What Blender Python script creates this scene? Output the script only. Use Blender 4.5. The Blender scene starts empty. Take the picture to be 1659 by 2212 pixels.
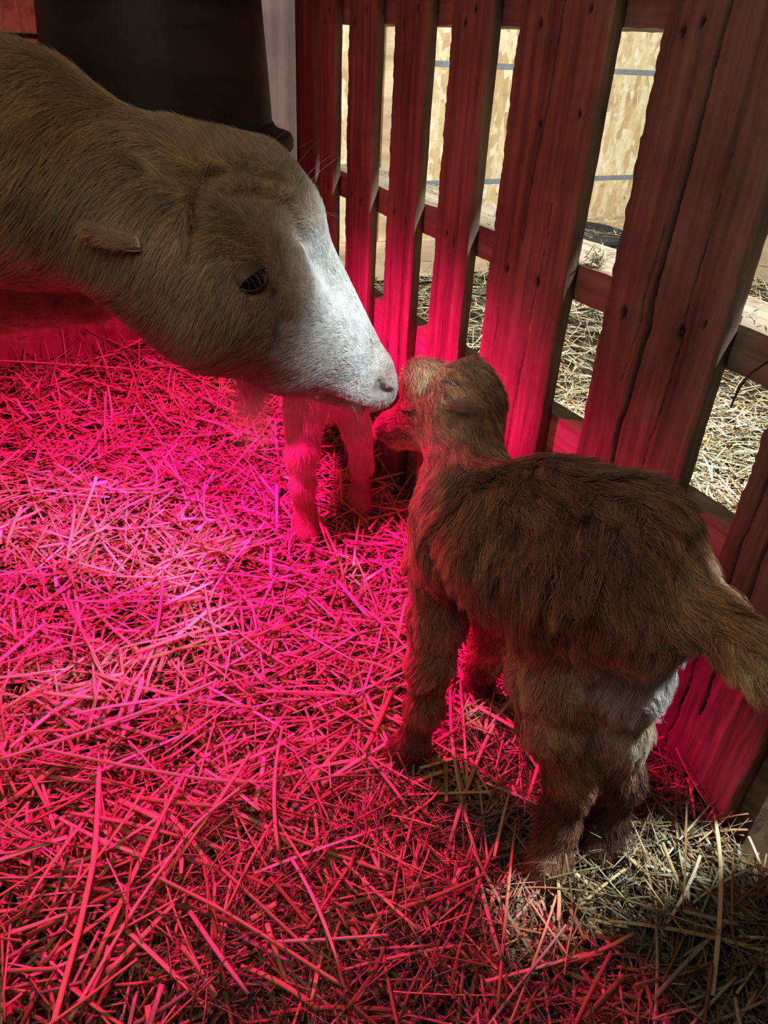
import bpy, math, random
import numpy as np
from mathutils import Matrix, Vector, kdtree

FURQ = 1.0
rng = np.random.default_rng(7)
random.seed(7)
scene = bpy.context.scene
C = scene.collection

# ------------------------------------------------------------------ camera
FPX, CXP, CYP, CAMH = 1592.0, 829.5, 1106.0, 0.70
RW = np.array([[0.89403814, 0.20444475, -0.3986203],
               [-0.44550853, 0.49928182, -0.7431284],
               [0.04709517, 0.84197388, 0.53745887]])
CAM = np.array([0, 0, CAMH])
cam_data = bpy.data.cameras.new('camera')
cam = bpy.data.objects.new('camera', cam_data)
C.objects.link(cam)
cam_data.sensor_fit = 'VERTICAL'
cam_data.sensor_height = 24.0
cam_data.lens = FPX / 2212.0 * 24.0
cam_data.clip_start = 0.02
M = Matrix.Identity(4)
for i in range(3):
    for j in range(3):
        M[i][j] = float(RW[i, j])
    M[i][3] = float(CAM[i])
cam.matrix_world = M
scene.camera = cam
cam_data.dof.use_dof = False

# ------------------------------------------------------------------ light and exposure
scene.view_settings.view_transform = 'Standard'
scene.view_settings.look = 'None'
scene.view_settings.gamma = 1.0
scene.view_settings.use_curve_mapping = False
scene.view_settings.exposure = 0.0
scene.cycles.max_bounces = 7
scene.cycles.diffuse_bounces = 5
scene.cycles.glossy_bounces = 2
scene.cycles.transmission_bounces = 3
scene.cycles.transparent_max_bounces = 6
scene.cycles.use_adaptive_sampling = True
scene.cycles.adaptive_threshold = 0.02
scene.cycles.caustics_reflective = False
scene.cycles.caustics_refractive = False
scene.cycles.sample_clamp_indirect = 4.0
scene.cycles.use_denoising = True
scene.cycles_curves.shape = 'RIBBONS'

world = bpy.data.worlds.new('barn_air')
scene.world = world
world.use_nodes = True
bg = world.node_tree.nodes['Background']
bg.inputs[0].default_value = (1.0, 0.88, 0.74, 1)
bg.inputs[1].default_value = 0.028


def lamp(name, kind, loc, power, color, size=0.1, target=None, sizey=None):
    l = bpy.data.lights.new(name, kind)
    l.energy = power
    l.color = color
    if kind == 'AREA':
        l.size = size
        if sizey:
            l.shape = 'RECTANGLE'
            l.size_y = sizey
    else:
        l.shadow_soft_size = size
    o = bpy.data.objects.new(name, l)
    C.objects.link(o)
    o.location = loc
    if target is not None:
        v = Vector(target) - Vector(loc)
        o.rotation_euler = v.to_track_quat('-Z', 'Y').to_euler()
    return o


RED = (1.0, 0.002, 0.165)
hb = lamp('heat_bulb_light', 'SPOT', (0.20, 0.985, 0.573), 128.0, RED, 0.03)
hb.data.spot_size = math.radians(152)   # reflector bulb: strongest straight down
hb.data.spot_blend = 1.0
lamp('barn_light', 'AREA', (1.12, 0.12, 1.85), 100.0, (0.95, 0.98, 0.97), 0.14, (1.1, 1.0, 0.3))
sp = lamp('nose_spot', 'SPOT', (0.55, 0.30, 0.90), 27.0, (0.80, 0.93, 1.0), 0.03, (0.278, 0.628, 0.465))  # added spot with no real fixture, brightens the doe's nose
sp.data.spot_size = math.radians(28)
sp.data.spot_blend = 1.0
lamp('neck_fill', 'AREA', (-0.10, 0.22, 1.02), 1.25, (1.0, 0.85, 0.64), 0.35, (0.1, 0.65, 0.5))  # added warm fill, no real fixture, lifts the doe's neck


# ------------------------------------------------------------------ helpers
def P(px, py, D):
    return CAM + RW @ (np.array([px - CXP, -(py - CYP), -FPX]) / FPX * D)


def hash3(i, j, k, seed):
    h = (i * 374761393 + j * 668265263 + k * 2147483647 + seed * 1274126177) & 0xFFFFFFFF
    h = ((h ^ (h >> 13)) * 1274126177) & 0xFFFFFFFF
    h = h ^ (h >> 16)
    return (h & 0xFFFFFF) / float(0xFFFFFF) * 2 - 1


def vnoise(p, scale, seed=0):
    q = np.asarray(p, float) * scale
    f0 = np.floor(q)
    i = f0.astype(np.int64)
    f = q - f0
    f = f * f * (3 - 2 * f)
    out = 0
    for a in (0, 1):
        wa = f[..., 0] if a else 1 - f[..., 0]
        for b in (0, 1):
            wb = f[..., 1] if b else 1 - f[..., 1]
            for c in (0, 1):
                wc = f[..., 2] if c else 1 - f[..., 2]
                out = out + wa * wb * wc * hash3(i[..., 0] + a, i[..., 1] + b, i[..., 2] + c, seed)
    return out


def np_mesh(name, verts, faces, mat=None, smooth=True, col=None):
    """faces: (n,4) or (n,3) int array, or list of such arrays"""
    me = bpy.data.meshes.new(name)
    verts = np.asarray(verts, np.float32)
    fl = faces if isinstance(faces, list) else [faces]
    fl = [np.asarray(f, np.int32) for f in fl if len(f)]
    me.vertices.add(len(verts))
    me.vertices.foreach_set('co', verts.ravel())
    tot = np.concatenate([np.full(len(f), f.shape[1], np.int32) for f in fl])
    idx = np.concatenate([f.ravel() for f in fl])
    me.loops.add(len(idx))
    me.loops.foreach_set('vertex_index', idx)
    me.polygons.add(len(tot))
    st = np.concatenate([[0], np.cumsum(tot)[:-1]]).astype(np.int32)
    me.polygons.foreach_set('loop_start', st)
    me.polygons.foreach_set('loop_total', tot)
    me.polygons.foreach_set('use_smooth', np.full(len(tot), smooth, bool))
    me.update(calc_edges=True)
    if col is not None:
        a = me.color_attributes.new('col', 'FLOAT_COLOR', 'POINT')
        c4 = np.ones((len(verts), 4), np.float32)
        c4[:, :3] = col
        a.data.foreach_set('color', c4.ravel())
    if mat:
        me.materials.append(mat)
    return me


def link(name, me, parent=None, label=None, cat=None, group=None, kind=None):
    o = bpy.data.objects.new(name, me)
    C.objects.link(o)
    if parent is not None:
        o.parent = parent
    tag(o, label, cat, group, kind)
    return o


def tag(o, label=None, cat=None, group=None, kind=None):
    if label: o['label'] = label
    if cat: o['category'] = cat
    if group: o['group'] = group
    if kind: o['kind'] = kind
    return o


def empty(name, label, cat, group=None, loc=(0, 0, 0)):
    o = bpy.data.objects.new(name, None)
    C.objects.link(o)
    o.location = loc
    o.empty_display_size = 0.05
    return tag(o, label, cat, group)


def box_arr(x0, x1, y0, y1, z0, z1):
    v = np.array([[x, y, z] for x in (x0, x1) for y in (y0, y1) for z in (z0, z1)], float)
    f = np.array([[0, 1, 3, 2], [4, 6, 7, 5], [0, 4, 5, 1], [2, 3, 7, 6], [0, 2, 6, 4], [1, 5, 7, 3]])
    return v, f


def box_obj(name, b, mat, parent=None, bevel=0.0, **k):
    v, f = box_arr(*b)
    me = np_mesh(name, v, f, mat, smooth=False)
    o = link(name, me, parent, **k)
    if bevel:
        m = o.modifiers.new('bevel', 'BEVEL')
        m.width = bevel
        m.segments = 2
    return o


def tube_arr(pts, rad, n=8):
    pts = np.asarray(pts, float)
    rad = np.broadcast_to(np.asarray(rad, float), (len(pts),))
    V, Fs = [], []
    for i, p in enumerate(pts):
        t = pts[min(i + 1, len(pts) - 1)] - pts[max(i - 1, 0)]
        t = t / (np.linalg.norm(t) + 1e-9)
        a = np.cross(t, [0.13, 0.31, 0.94])
        if np.linalg.norm(a) < 1e-3: a = np.cross(t, [1, 0, 0])
        a /= np.linalg.norm(a)
        b = np.cross(t, a)
        for k in range(n):
            th = 2 * math.pi * k / n
            V.append(p + rad[i] * (math.cos(th) * a + math.sin(th) * b))
    for i in range(len(pts) - 1):
        for k in range(n):
            Fs.append([i * n + k, i * n + (k + 1) % n, (i + 1) * n + (k + 1) % n, (i + 1) * n + k])
    V.append(pts[0]); V.append(pts[-1])
    c0, c1 = len(V) - 2, len(V) - 1
    T = [[c0, (k + 1) % n, k] for k in range(n)] + [[c1, (len(pts) - 1) * n + k, (len(pts) - 1) * n + (k + 1) % n] for k in range(n)]
    return np.array(V), [np.array(Fs), np.array(T)]


def lathe_arr(prof, n=64, cx=0, cy=0):
    V, Fs = [], []
    for r, z in prof:
        for k in range(n):
            th = 2 * math.pi * k / n
            V.append((cx + r * math.cos(th), cy + r * math.sin(th), z))
    for i in range(len(prof) - 1):
        for k in range(n):
            Fs.append([i * n + k, i * n + (k + 1) % n, (i + 1) * n + (k + 1) % n, (i + 1) * n + k])
    return np.array(V), np.array(Fs)


# ------------------------------------------------------------------ materials
class Mat:
    def __init__(s, name):
        s.m = bpy.data.materials.new(name)
        s.m.use_nodes = True
        s.nt = s.m.node_tree
        s.b = s.nt.nodes['Principled BSDF']
        s.out = s.nt.nodes['Material Output']

    def n(s, t, **k):
        nd = s.nt.nodes.new(t)
        for a, v in k.items():
            if a in nd.inputs.keys():
                nd.inputs[a].default_value = v
            else:
                setattr(nd, a, v)
        return nd

    def l(s, a, b):
        s.nt.links.new(a, b)

    def coords(s, scale=(1, 1, 1), rot=(0, 0, 0)):
        g = s.n('ShaderNodeNewGeometry')
        mp = s.n('ShaderNodeMapping')
        mp.inputs['Scale'].default_value = scale
        mp.inputs['Rotation'].default_value = rot
        s.l(g.outputs['Position'], mp.inputs['Vector'])
        return mp.outputs['Vector']

    def noise(s, vec, scale, detail=4, rough=0.6, dist=0.0):
        nz = s.n('ShaderNodeTexNoise')
        nz.inputs['Scale'].default_value = scale
        nz.inputs['Detail'].default_value = detail
        nz.inputs['Roughness'].default_value = rough
        nz.inputs['Distortion'].default_value = dist
        s.l(vec, nz.inputs['Vector'])
        return nz.outputs[0]

    def ramp(s, fac, stops):
        r = s.n('ShaderNodeValToRGB')
        e = r.color_ramp.elements
        while len(e) < len(stops): e.new(0.5)
        for q, (p, c) in zip(e, stops):
            q.position = p
            q.color = (*c, 1) if len(c) == 3 else c
        s.l(fac, r.inputs[0])
        return r.outputs[0]

    def mix(s, a, b, fac, mode='MIX'):
        m = s.n('ShaderNodeMix', data_type='RGBA', blend_type=mode)
        for sock, v in ((m.inputs[6], a), (m.inputs[7], b), (m.inputs[0], fac)):
            if hasattr(v, 'links'):
                s.l(v, sock)
            else:
                sock.default_value = v if isinstance(v, (int, float)) else (*v, 1)
        return m.outputs[2]

    def bump(s, h, strength=0.5, dist=0.002):
        b = s.n('ShaderNodeBump')
        b.inputs['Strength'].default_value = strength
        b.inputs['Distance'].default_value = dist
        s.l(h, b.inputs['Height'])
        s.l(b.outputs[0], s.b.inputs['Normal'])

    def attr(s, name='col'):
        a = s.n('ShaderNodeAttribute', attribute_name=name)
        return a.outputs['Color']


def wood_mat(name, base, dark, pale, axis='z', use_attr=False, gscale=1.0, rough=0.75):
    m = Mat(name)
    lo, hi = 3.0 * gscale, 70.0 * gscale
    sc = {'z': (hi, hi, lo), 'y': (hi, lo, hi), 'x': (lo, hi, hi)}[axis]
    v = m.coords(sc)
    g1 = m.noise(v, 1.0, 5, 0.65, 0.4)
    sc2 = {'z': (16, 16, 1.6), 'y': (16, 1.6, 16), 'x': (1.6, 16, 16)}[axis]
    v2 = m.coords(sc2)
    g2 = m.noise(v2, 1.0, 3, 0.5, 1.2)
    c = m.ramp(g1, [(0.30, dark), (0.52, base), (0.74, pale)])
    c2 = m.ramp(g2, [(0.32, (0.55, 0.5, 0.47)), (0.6, (1.0, 1.0, 1.0))])
    c = m.mix(c, c2, 0.75, 'MULTIPLY')
    # blotchy stains and saw marks
    blot = m.noise(m.coords((1, 1, 1)), 11.0, 5, 0.6)
    c = m.mix(c, m.ramp(blot, [(0.42, (0.62, 0.58, 0.55)), (0.6, (1.05, 1.02, 1.0))]), 0.55, 'MULTIPLY')
    if use_attr:
        c = m.mix(c, m.attr(), 1.0, 'MULTIPLY')
    m.l(c, m.b.inputs['Base Color'])
    m.b.inputs['Roughness'].default_value = rough
    m.b.inputs['Specular IOR Level'].default_value = 0.25
    m.bump(g1, 0.55, 0.0015)
    return m.m


def osb_mat(name, tones, scale=1.0, seam=None, soil=None):
    """oriented strand board: overlapping flakes at several angles; walls lie in the xz plane"""
    m = Mat(name)
    col = None
    hsum = None
    for i, (ang, w) in enumerate(((0.35, 0), (1.25, 1), (-0.6, 2), (2.1, 3))):
        v = m.coords((34 * scale, 34 * scale, 8.5 * scale), (0, ang, 0))
        vo = m.n('ShaderNodeTexVoronoi', feature='F1')
        vo.inputs['Scale'].default_value = 1.0
        vo.inputs['Randomness'].default_value = 1.0
        ad = m.n('ShaderNodeVectorMath', operation='ADD')
        ad.inputs[1].default_value = (i * 13.7, 0, i * 5.1)
        m.l(v, ad.inputs[0])
        wob = m.noise(m.coords((25, 25, 25)), 1.0, 2)
        m.l(ad.outputs[0], vo.inputs['Vector'])
        c = m.ramp(vo.outputs['Color'], [(0.15, tones[0]), (0.42, tones[1]), (0.62, tones[2]), (0.85, tones[3])])
        col = c if col is None else m.mix(col, c, m.ramp(m.noise(m.coords((9, 9, 9)), 1.0 + 0.4 * i, 1), [(0.46, (0, 0, 0)), (0.5, (1, 1, 1))]))
    grain = m.noise(m.coords((60, 60, 60)), 1.0, 4)
    col = m.mix(col, m.ramp(grain, [(0.3, (0.72, 0.68, 0.6)), (0.6, (1, 1, 1))]), 0.7, 'MULTIPLY')
    speck = m.noise(m.coords((24, 24, 42)), 1.0, 5, 0.7, 0.8)
    col = m.mix(col, m.ramp(speck, [(0.30, (0.32, 0.24, 0.16)), (0.37, (1, 1, 1))]), 0.8, 'MULTIPLY')
    if soil:
        g = m.n('ShaderNodeNewGeometry')
        sx = m.n('ShaderNodeSeparateXYZ')
        m.l(g.outputs['Position'], sx.inputs[0])
        sp = m.noise(m.coords((14, 14, 14)), 1.0, 5)
        mp = m.n('ShaderNodeMath', operation='MULTIPLY_ADD')
        mp.inputs[1].default_value = 0.35
        m.l(sp, mp.inputs[0]); m.l(sx.outputs[2], mp.inputs[2])
        col = m.mix(col, m.ramp(mp.outputs[0], [(0.24, soil), (0.42, (1, 1, 1))]), 1.0, 'MULTIPLY')
    m.l(col, m.b.inputs['Base Color'])
    m.b.inputs['Roughness'].default_value = 0.7
    m.bump(speck, 0.6, 0.003)
    return m.m


def plain_mat(name, c, rough=0.6, spec=0.3, noise_amt=0.25, nscale=40, metallic=0.0, bump=0.15):
    m = Mat(name)
    nz = m.noise(m.coords(), nscale, 4)
    k = noise_amt
    col = m.mix(c, m.ramp(nz, [(0.3, (1 - k,) * 3), (0.7, (1 + k * 0.4,) * 3)]), 1.0, 'MULTIPLY')
    m.l(col, m.b.inputs['Base Color'])
    m.b.inputs['Roughness'].default_value = rough
    m.b.inputs['Specular IOR Level'].default_value = spec
    m.b.inputs['Metallic'].default_value = metallic
    m.bump(nz, bump, 0.001)
    return m.m


def fur_mat(name, transl=0.28, rough=0.55, spec=0.25):
    m = Mat(name)
    a = m.attr()
    m.l(a, m.b.inputs['Base Color'])
    m.b.inputs['Roughness'].default_value = rough
    m.b.inputs['Specular IOR Level'].default_value = spec
    if transl:
        t = m.n('ShaderNodeBsdfTranslucent')
        m.l(a, t.inputs['Color'])
        mx = m.n('ShaderNodeMixShader')
        mx.inputs[0].default_value = transl
        m.l(m.b.outputs[0], mx.inputs[1]); m.l(t.outputs[0], mx.inputs[2])
        m.l(mx.outputs[0], m.out.inputs['Surface'])
    return m.m


M_slat = wood_mat('weathered_pallet_wood', (0.25, 0.185, 0.13), (0.13, 0.09, 0.065), (0.36, 0.28, 0.21), 'z', True)
M_rail = wood_mat('weathered_rail_wood', (0.36, 0.30, 0.22), (0.20, 0.155, 0.11), (0.48, 0.43, 0.34), 'y')
M_post = wood_mat('dark_post_wood', (0.16, 0.10, 0.075), (0.07, 0.045, 0.035), (0.24, 0.16, 0.12), 'z')
M_panel = wood_mat('grey_panel_wood', (0.12, 0.08, 0.07), (0.08, 0.055, 0.048), (0.16, 0.11, 0.095), 'z', gscale=0.6)
M_tan = wood_mat('clean_tan_wood', (0.72, 0.55, 0.34), (0.62, 0.46, 0.27), (0.78, 0.62, 0.40), 'x', gscale=0.5)
M_osb = osb_mat('strand_board', [(0.52, 0.34, 0.17), (0.66, 0.52, 0.28), (0.74, 0.62, 0.37), (0.78, 0.70, 0.48)], 1.5)
M_osb_in = osb_mat('strand_board_pen', [(0.45, 0.3, 0.2), (0.62, 0.48, 0.32), (0.72, 0.58, 0.4), (0.8, 0.68, 0.5)], 1.0, soil=(0.45, 0.36, 0.3))
M_ink = plain_mat('board_ink', (0.20, 0.225, 0.235), 0.8, 0.1)
M_seam = plain_mat('seam_dark', (0.03, 0.02, 0.02), 0.9, 0.1)
M_black = plain_mat('black_rubber', (0.018, 0.021, 0.026), 0.55, 0.4, 0.3, 30)
M_hole = plain_mat('nail_rust', (0.035, 0.02, 0.015), 0.7, 0.3)
M_soil = plain_mat('bedding_soil', (0.06, 0.042, 0.022), 0.95, 0.1, 0.5, 60, bump=0.5)
M_hoof = plain_mat('hoof_horn', (0.10, 0.07, 0.022), 0.5, 0.4)
M_eye = plain_mat('eye_dark', (0.012, 0.007, 0.005), 0.06, 0.8, 0.1, 10, bump=0.0)
M_iris = plain_mat('eye_amber', (0.10, 0.045, 0.015), 0.15, 0.6, 0.2, 200, bump=0.0)
M_lid = plain_mat('eyelid_skin', (0.10, 0.058, 0.04), 0.55, 0.35, 0.3, 200)
M_fur = fur_mat('coat_hair', 0.22, 0.42, 0.5)
M_skin = fur_mat('coat_under', 0.0, 0.8, 0.1)

mb = Mat('barrel_plastic')
_n = mb.noise(mb.coords((6, 6, 22)), 1.0, 5, 0.65, 0.6)
_c = mb.mix((0.020, 0.022, 0.020), (0.05, 0.046, 0.034), mb.ramp(_n, [(0.45, (0, 0, 0)), (0.75, (1, 1, 1))]))
_n2 = mb.noise(mb.coords((40, 40, 16)), 1.0, 6, 0.75, 0.4)
_c = mb.mix(_c, (0.34, 0.27, 0.17), mb.ramp(_n2, [(0.69, (0, 0, 0)), (0.76, (1, 1, 1))]))
mb.l(_c, mb.b.inputs['Base Color'])
mb.b.inputs['Roughness'].default_value = 0.5
mb.b.inputs['Specular IOR Level'].default_value = 0.22
mb.bump(_n, 0.15, 0.002)
M_barrel = mb.m

ms = Mat('straw_stalks')
_a = ms.attr()
_g = ms.noise(ms.coords((900, 900, 900)), 1.0, 2)
_c = ms.mix(_a, ms.ramp(_g, [(0.35, (0.72, 0.68, 0.62)), (0.62, (1.05, 1.05, 1.05))]), 0.6, 'MULTIPLY')
ms.l(_c, ms.b.inputs['Base Color'])
ms.b.inputs['Roughness'].default_value = 0.45
ms.b.inputs['Specular IOR Level'].default_value = 0.2
M_straw = ms.m

# ------------------------------------------------------------------ the setting
FX = 0.583            # front of the pallet fence
YW, YO = 1.85, 2.06   # wall behind the pen, wall beyond the fence


def floor_h(x, y):
    """height of the bedding"""
    p = np.stack([x, y, 0 * x], -1)
    h = 0.010 * vnoise(p, 5.0, 3) + 0.006 * vnoise(p, 14.0, 4)
    h = h + 0.045 * np.clip((y - 1.15) / 0.8, 0, 1) ** 1.5 * np.exp(-((x - 0.36) / 0.2) ** 2)
    h = h + np.where(x > FX + 0.05, 0.03 + 0.05 * np.clip((y - 1.2) / 0.8, 0, 1), 0)
    return h - 0.012


gx, gy = np.meshgrid(np.linspace(-2.0, 3.2, 261), np.linspace(-1.6, 2.3, 196), indexing='ij')
gz = floor_h(gx, gy) - 0.012
V = np.stack([gx, gy, gz], -1).reshape(-1, 3)
idx = np.arange(261 * 196).reshape(261, 196)
Q = np.stack([idx[:-1, :-1], idx[1:, :-1], idx[1:, 1:], idx[:-1, 1:]], -1).reshape(-1, 4)
link('floor', np_mesh('floor', V, Q, M_soil), kind='structure')

box_obj('wall_back', (-2.0, 0.70, YW, YW + 0.02, -0.03, 1.9), M_osb_in, kind='structure')
box_obj('trim_1', (-2.0, 0.50, YW - 0.0015, YW + 0.001, 0.672, 0.680), M_seam, kind='structure')
box_obj('trim_6', (FX + 0.02, FX + 0.04, -0.6, 1.453, 0.765, 1.6), M_post, kind='structure')  # unseen board added above the fence to keep barn light out of the pen
box_obj('trim_2', (0.455, 0.695, YW - 0.014, YW - 0.0005, -0.03, 1.9), M_panel, kind='structure', bevel=0.002)
box_obj('wall_outer', (0.74, 3.2, YO, YO + 0.02, -0.03, 1.9), M_osb, kind='structure')
box_obj('wall_return', (0.70, 0.74, YW - 0.02, YO + 0.02, -0.03, 1.9), M_panel, kind='structure')
# printed grey lines on the strand board
for k, z in enumerate((0.657, 0.352, 0.96)):
    o = box_obj('trim_%d' % (3 + k), (0.95 + (z < 0.5) * 0.1, 3.2, YO - 0.0012, YO + 0.001, z - 0.008, z + 0.006), M_ink, kind='structure')
box_obj('baseboard_outer', (0.74, 1.62, YO - 0.035, YO - 0.001, 0.085, 0.20), M_tan, kind='structure', bevel=0.003)

# ------------------------------------------------------------------ pallet fence
fence = empty('pallet_fence', 'weathered wooden pallet fence standing on edge beside the kid', 'fence', loc=(FX, 0.9, 0))


def make_slat(yl, yr, z0, z1, cracks=(), nails=(), seed=0, t=0.0165, parent=None, rag=1.0, dx=0.0):
    """yl = far edge, yr = near edge; front at x = FX"""
    ny = max(12, int((yl - yr) / 0.0016))
    nz = int((z1 - z0) / 0.004)
    u = np.linspace(0, 1, ny)
    z = np.linspace(z0, z1, nz)
    Z, U = np.meshgrid(z, u, indexing='ij')
    q = np.stack([z * 0, z, z * 0 + seed], -1)
    wl = rag * (0.0010 * vnoise(q, 16, seed) + 0.0013 * vnoise(q, 75, seed + 1) + 0.0014 * vnoise(q, 190, seed + 5))
    wr = rag * 0.4 * (0.002 * vnoise(q, 18, seed + 2) + 0.001 * vnoise(q, 90, seed + 3))
    Yl = yl + wl
    Yr = yr + wr
    Y = Yl[:, None] + (Yr - Yl)[:, None] * U
    pts = np.stack([Y * 0 + seed, Y, Z], -1)
    gp = pts * np.array([1, 1, 0.05])
    X = FX + dx + 0.0006 * vnoise(gp, 420, seed) + 0.0010 * vnoise(pts, 16, seed + 9) + 0.0004 * vnoise(pts * np.array([1, .06, 1]), 260, seed)
    ed = np.minimum(U, 1 - U) * (yl - yr)
    X = X + 0.002 * np.exp(-(ed / 0.0016) ** 2)
    col = np.ones(X.shape + (3,))
    for (cy0, cz0, cy1, cz1, w, dep) in cracks:
        s = np.clip((Z - cz1) / (cz0 - cz1), 0, 1)
        inside = (Z <= cz0) & (Z >= cz1)
        cyc = cy1 + (cy0 - cy1) * s + 0.0025 * vnoise(np.stack([Z, Z * 0, Z * 0 + seed], -1), 26, 11) + 0.0008 * vnoise(np.stack([Z, Z * 0, Z * 0 + seed], -1), 120, 12)
        ww = w * (0.55 + 0.45 * np.sin(np.pi * np.clip(s, 0.02, 1)) ** 0.5)
        g = np.exp(-((Y - cyc) / ww) ** 2) * inside
        X = X + dep * g
        col *= (1 - 0.93 * np.clip(g * 1.3, 0, 1))[..., None]
    # raised light splinter streaks and dark grain lines
    sy = yr + (yl - yr) * (0.30 + 0.1 * math.sin(seed * 3.1))
    st = np.exp(-((Y - sy - 0.006 * vnoise(pts * np.array([0, 0, 1.]), 9, seed + 4)) / 0.0028) ** 2)
    st *= np.clip(vnoise(pts * np.array([0, 0.3, 1.]), 30, seed + 6) + 0.35, 0, 1)
    X = X - 0.0010 * st
    col = col * (1 + 0.45 * st[..., None])
    for (ny_, nz_, r) in nails:
        rr = np.sqrt(((Y - ny_) / r) ** 2 + ((Z - nz_) / (r * 1.5)) ** 2) * (1 + 0.25 * vnoise(pts, 300, seed))
        g = np.clip(1.35 - rr, 0, 1)
        X = X + 0.004 * g
        col *= (1 - 0.93 * np.clip(g * 1.6, 0, 1))[..., None]
    n = nz * ny
    V = np.stack([X, Y, Z], -1).reshape(-1, 3)
    I = np.arange(n).reshape(nz, ny)
    F = [np.stack([I[:-1, :-1], I[1:, :-1], I[1:, 1:], I[:-1, 1:]], -1).reshape(-1, 4)]
    # back and sides
    Vb = np.concatenate([np.stack([z * 0 + FX + dx + t, Yl, z], -1), np.stack([z * 0 + FX + dx + t, Yr, z], -1)])
    bl = n + np.arange(nz); br = n + nz + np.arange(nz)
    # separate side verts so edges stay crisp
    sl = n + 2 * nz + np.arange(nz); sr = n + 3 * nz + np.arange(nz)
    Vs = np.concatenate([V.reshape(nz, ny, 3)[:, 0], V.reshape(nz, ny, 3)[:, -1]])
    V = np.concatenate([V, Vb, Vs])
    F.append(np.stack([bl[:-1], br[:-1], br[1:], bl[1:]], -1))
    F.append(np.stack([sl[:-1], sl[1:], bl[1:], bl[:-1]][::-1], -1))
    F.append(np.stack([sr[:-1], br[:-1], br[1:], sr[1:]][::-1], -1))
    top = np.stack([I[-1, :-1], I[-1, 1:]], -1)
    # top cap: fan strip to the back edge
    capv = []
    m = len(V)
    tb = np.stack([np.full(ny, FX + dx + t), Y[-1], Z[-1]], -1)
    bb = np.stack([np.full(ny, FX + dx + t), Y[0], Z[0]], -1)
    V = np.concatenate([V, tb, bb])
    ti = m + np.arange(ny); bi = m + ny + np.arange(ny)
    F.append(np.stack([I[-1, :-1], ti[:-1], ti[1:], I[-1, 1:]], -1))
    F.append(np.stack([I[0, :-1], I[0, 1:], bi[1:], bi[:-1]], -1))
    colf = np.ones((len(V), 3))
    colf[:n] = col.reshape(-1, 3)
    tone = 0.88 + 0.2 * (((seed * 37) % 10) / 10)
    colf *= tone
    me = np_mesh('slat', V, np.concatenate(F), M_slat, col=np.clip(colf, 0, 1.6))
    o = link('slat', me, parent)
    o.matrix_parent_inverse = parent.matrix_basis.inverted()
    for (ny_, nz_, r) in nails:
        th = np.linspace(0, 2 * math.pi, 9)[:-1]
        hv = np.array([[FX + dx + 0.0028, ny_ + r * 0.45 * math.cos(a), nz_ + r * 0.5 * math.sin(a)] for a in th] + [[FX + dx + 0.0022, ny_, nz_]])
        hf = np.array([[k, 8, (k + 1) % 8] for k in range(8)])
        h = link('nail_head', np_mesh('nail_head', hv, hf, M_hole), o)
    return o


ZT, ZMt, ZMb, ZB = 0.735, 0.494, 0.452, 0.304
nl = lambda ya, yb: [(ya, ZT - 0.01, 0.003), (yb, ZT + 0.005, 0.0028), (ya, 0.472, 0.0032), (yb, 0.466, 0.003), (ya, 0.25, 0.003), (yb, 0.25, 0.003)]
make_slat(1.425, 1.362, 0.0, 0.762, [(1.40, .7, 1.395, .3, .0008, .003)], nl(1.40, 1.38), 1, parent=fence)
make_slat(1.300, 1.202, 0.0, 0.764, [(1.245, .76, 1.242, .42, .0012, .004)], nl(1.275, 1.235), 2, parent=fence)
make_slat(1.137, 1.042, 0.0, 0.763, [(1.11, .76, 1.10, .62, .001, .003), (1.07, .5, 1.065, .2, .0012, .003)], nl(1.11, 1.07), 3, parent=fence)
make_slat(0.978, 0.888, 0.0, 0.765, [(0.93, .45, 0.935, .15, .0008, .003)], nl(0.945, 0.925), 4, parent=fence)
make_slat(0.831, 0.676, 0.0, 0.764, [(0.752, .765, 0.768, .50, .0011, .005), (0.795, .5, 0.80, .05, .0008, .003), (0.72, .56, 0.74, .1, .0006, .002)],
          [(0.79, 0.725, 0.0035), (0.71, 0.738, 0.003), (0.765, .63, .003), (0.70, .645, .0028), (0.79, 0.462, 0.0032), (0.725, 0.462, 0.0038), (0.78, .25, .003)], 5, parent=fence)
make_slat(0.604, 0.446, 0.0, 0.765, [(0.532, .765, 0.546, .12, .0019, .009), (0.545, .56, 0.556, .40, .0007, .003), (0.49, .65, 0.50, .1, .0006, .002)],
          [(0.575, 0.47, 0.0042), (0.495, 0.474, 0.0045), (0.58, .72, .0035), (0.56, .728, .003), (0.5, .25, .003), (0.47, .49, .002)], 6, parent=fence)
make_slat(0.376, 0.262, 0.0, 0.764, [(0.33, .7, 0.335, .1, .0012, .004), (0.355, .5, 0.36, .02, .0009, .003)], nl(0.35, 0.30), 7, parent=fence)


for k, (a, b) in enumerate(((0.192, 0.06), (0.025, -0.11), (-0.15, -0.28), (-0.32, -0.45), (-0.49, -0.6))):  # unseen slats past the frame, added to limit barn light on the straw
    make_slat(a, b, 0.0, 0.764, [], [], 8 + k, parent=fence)


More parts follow.
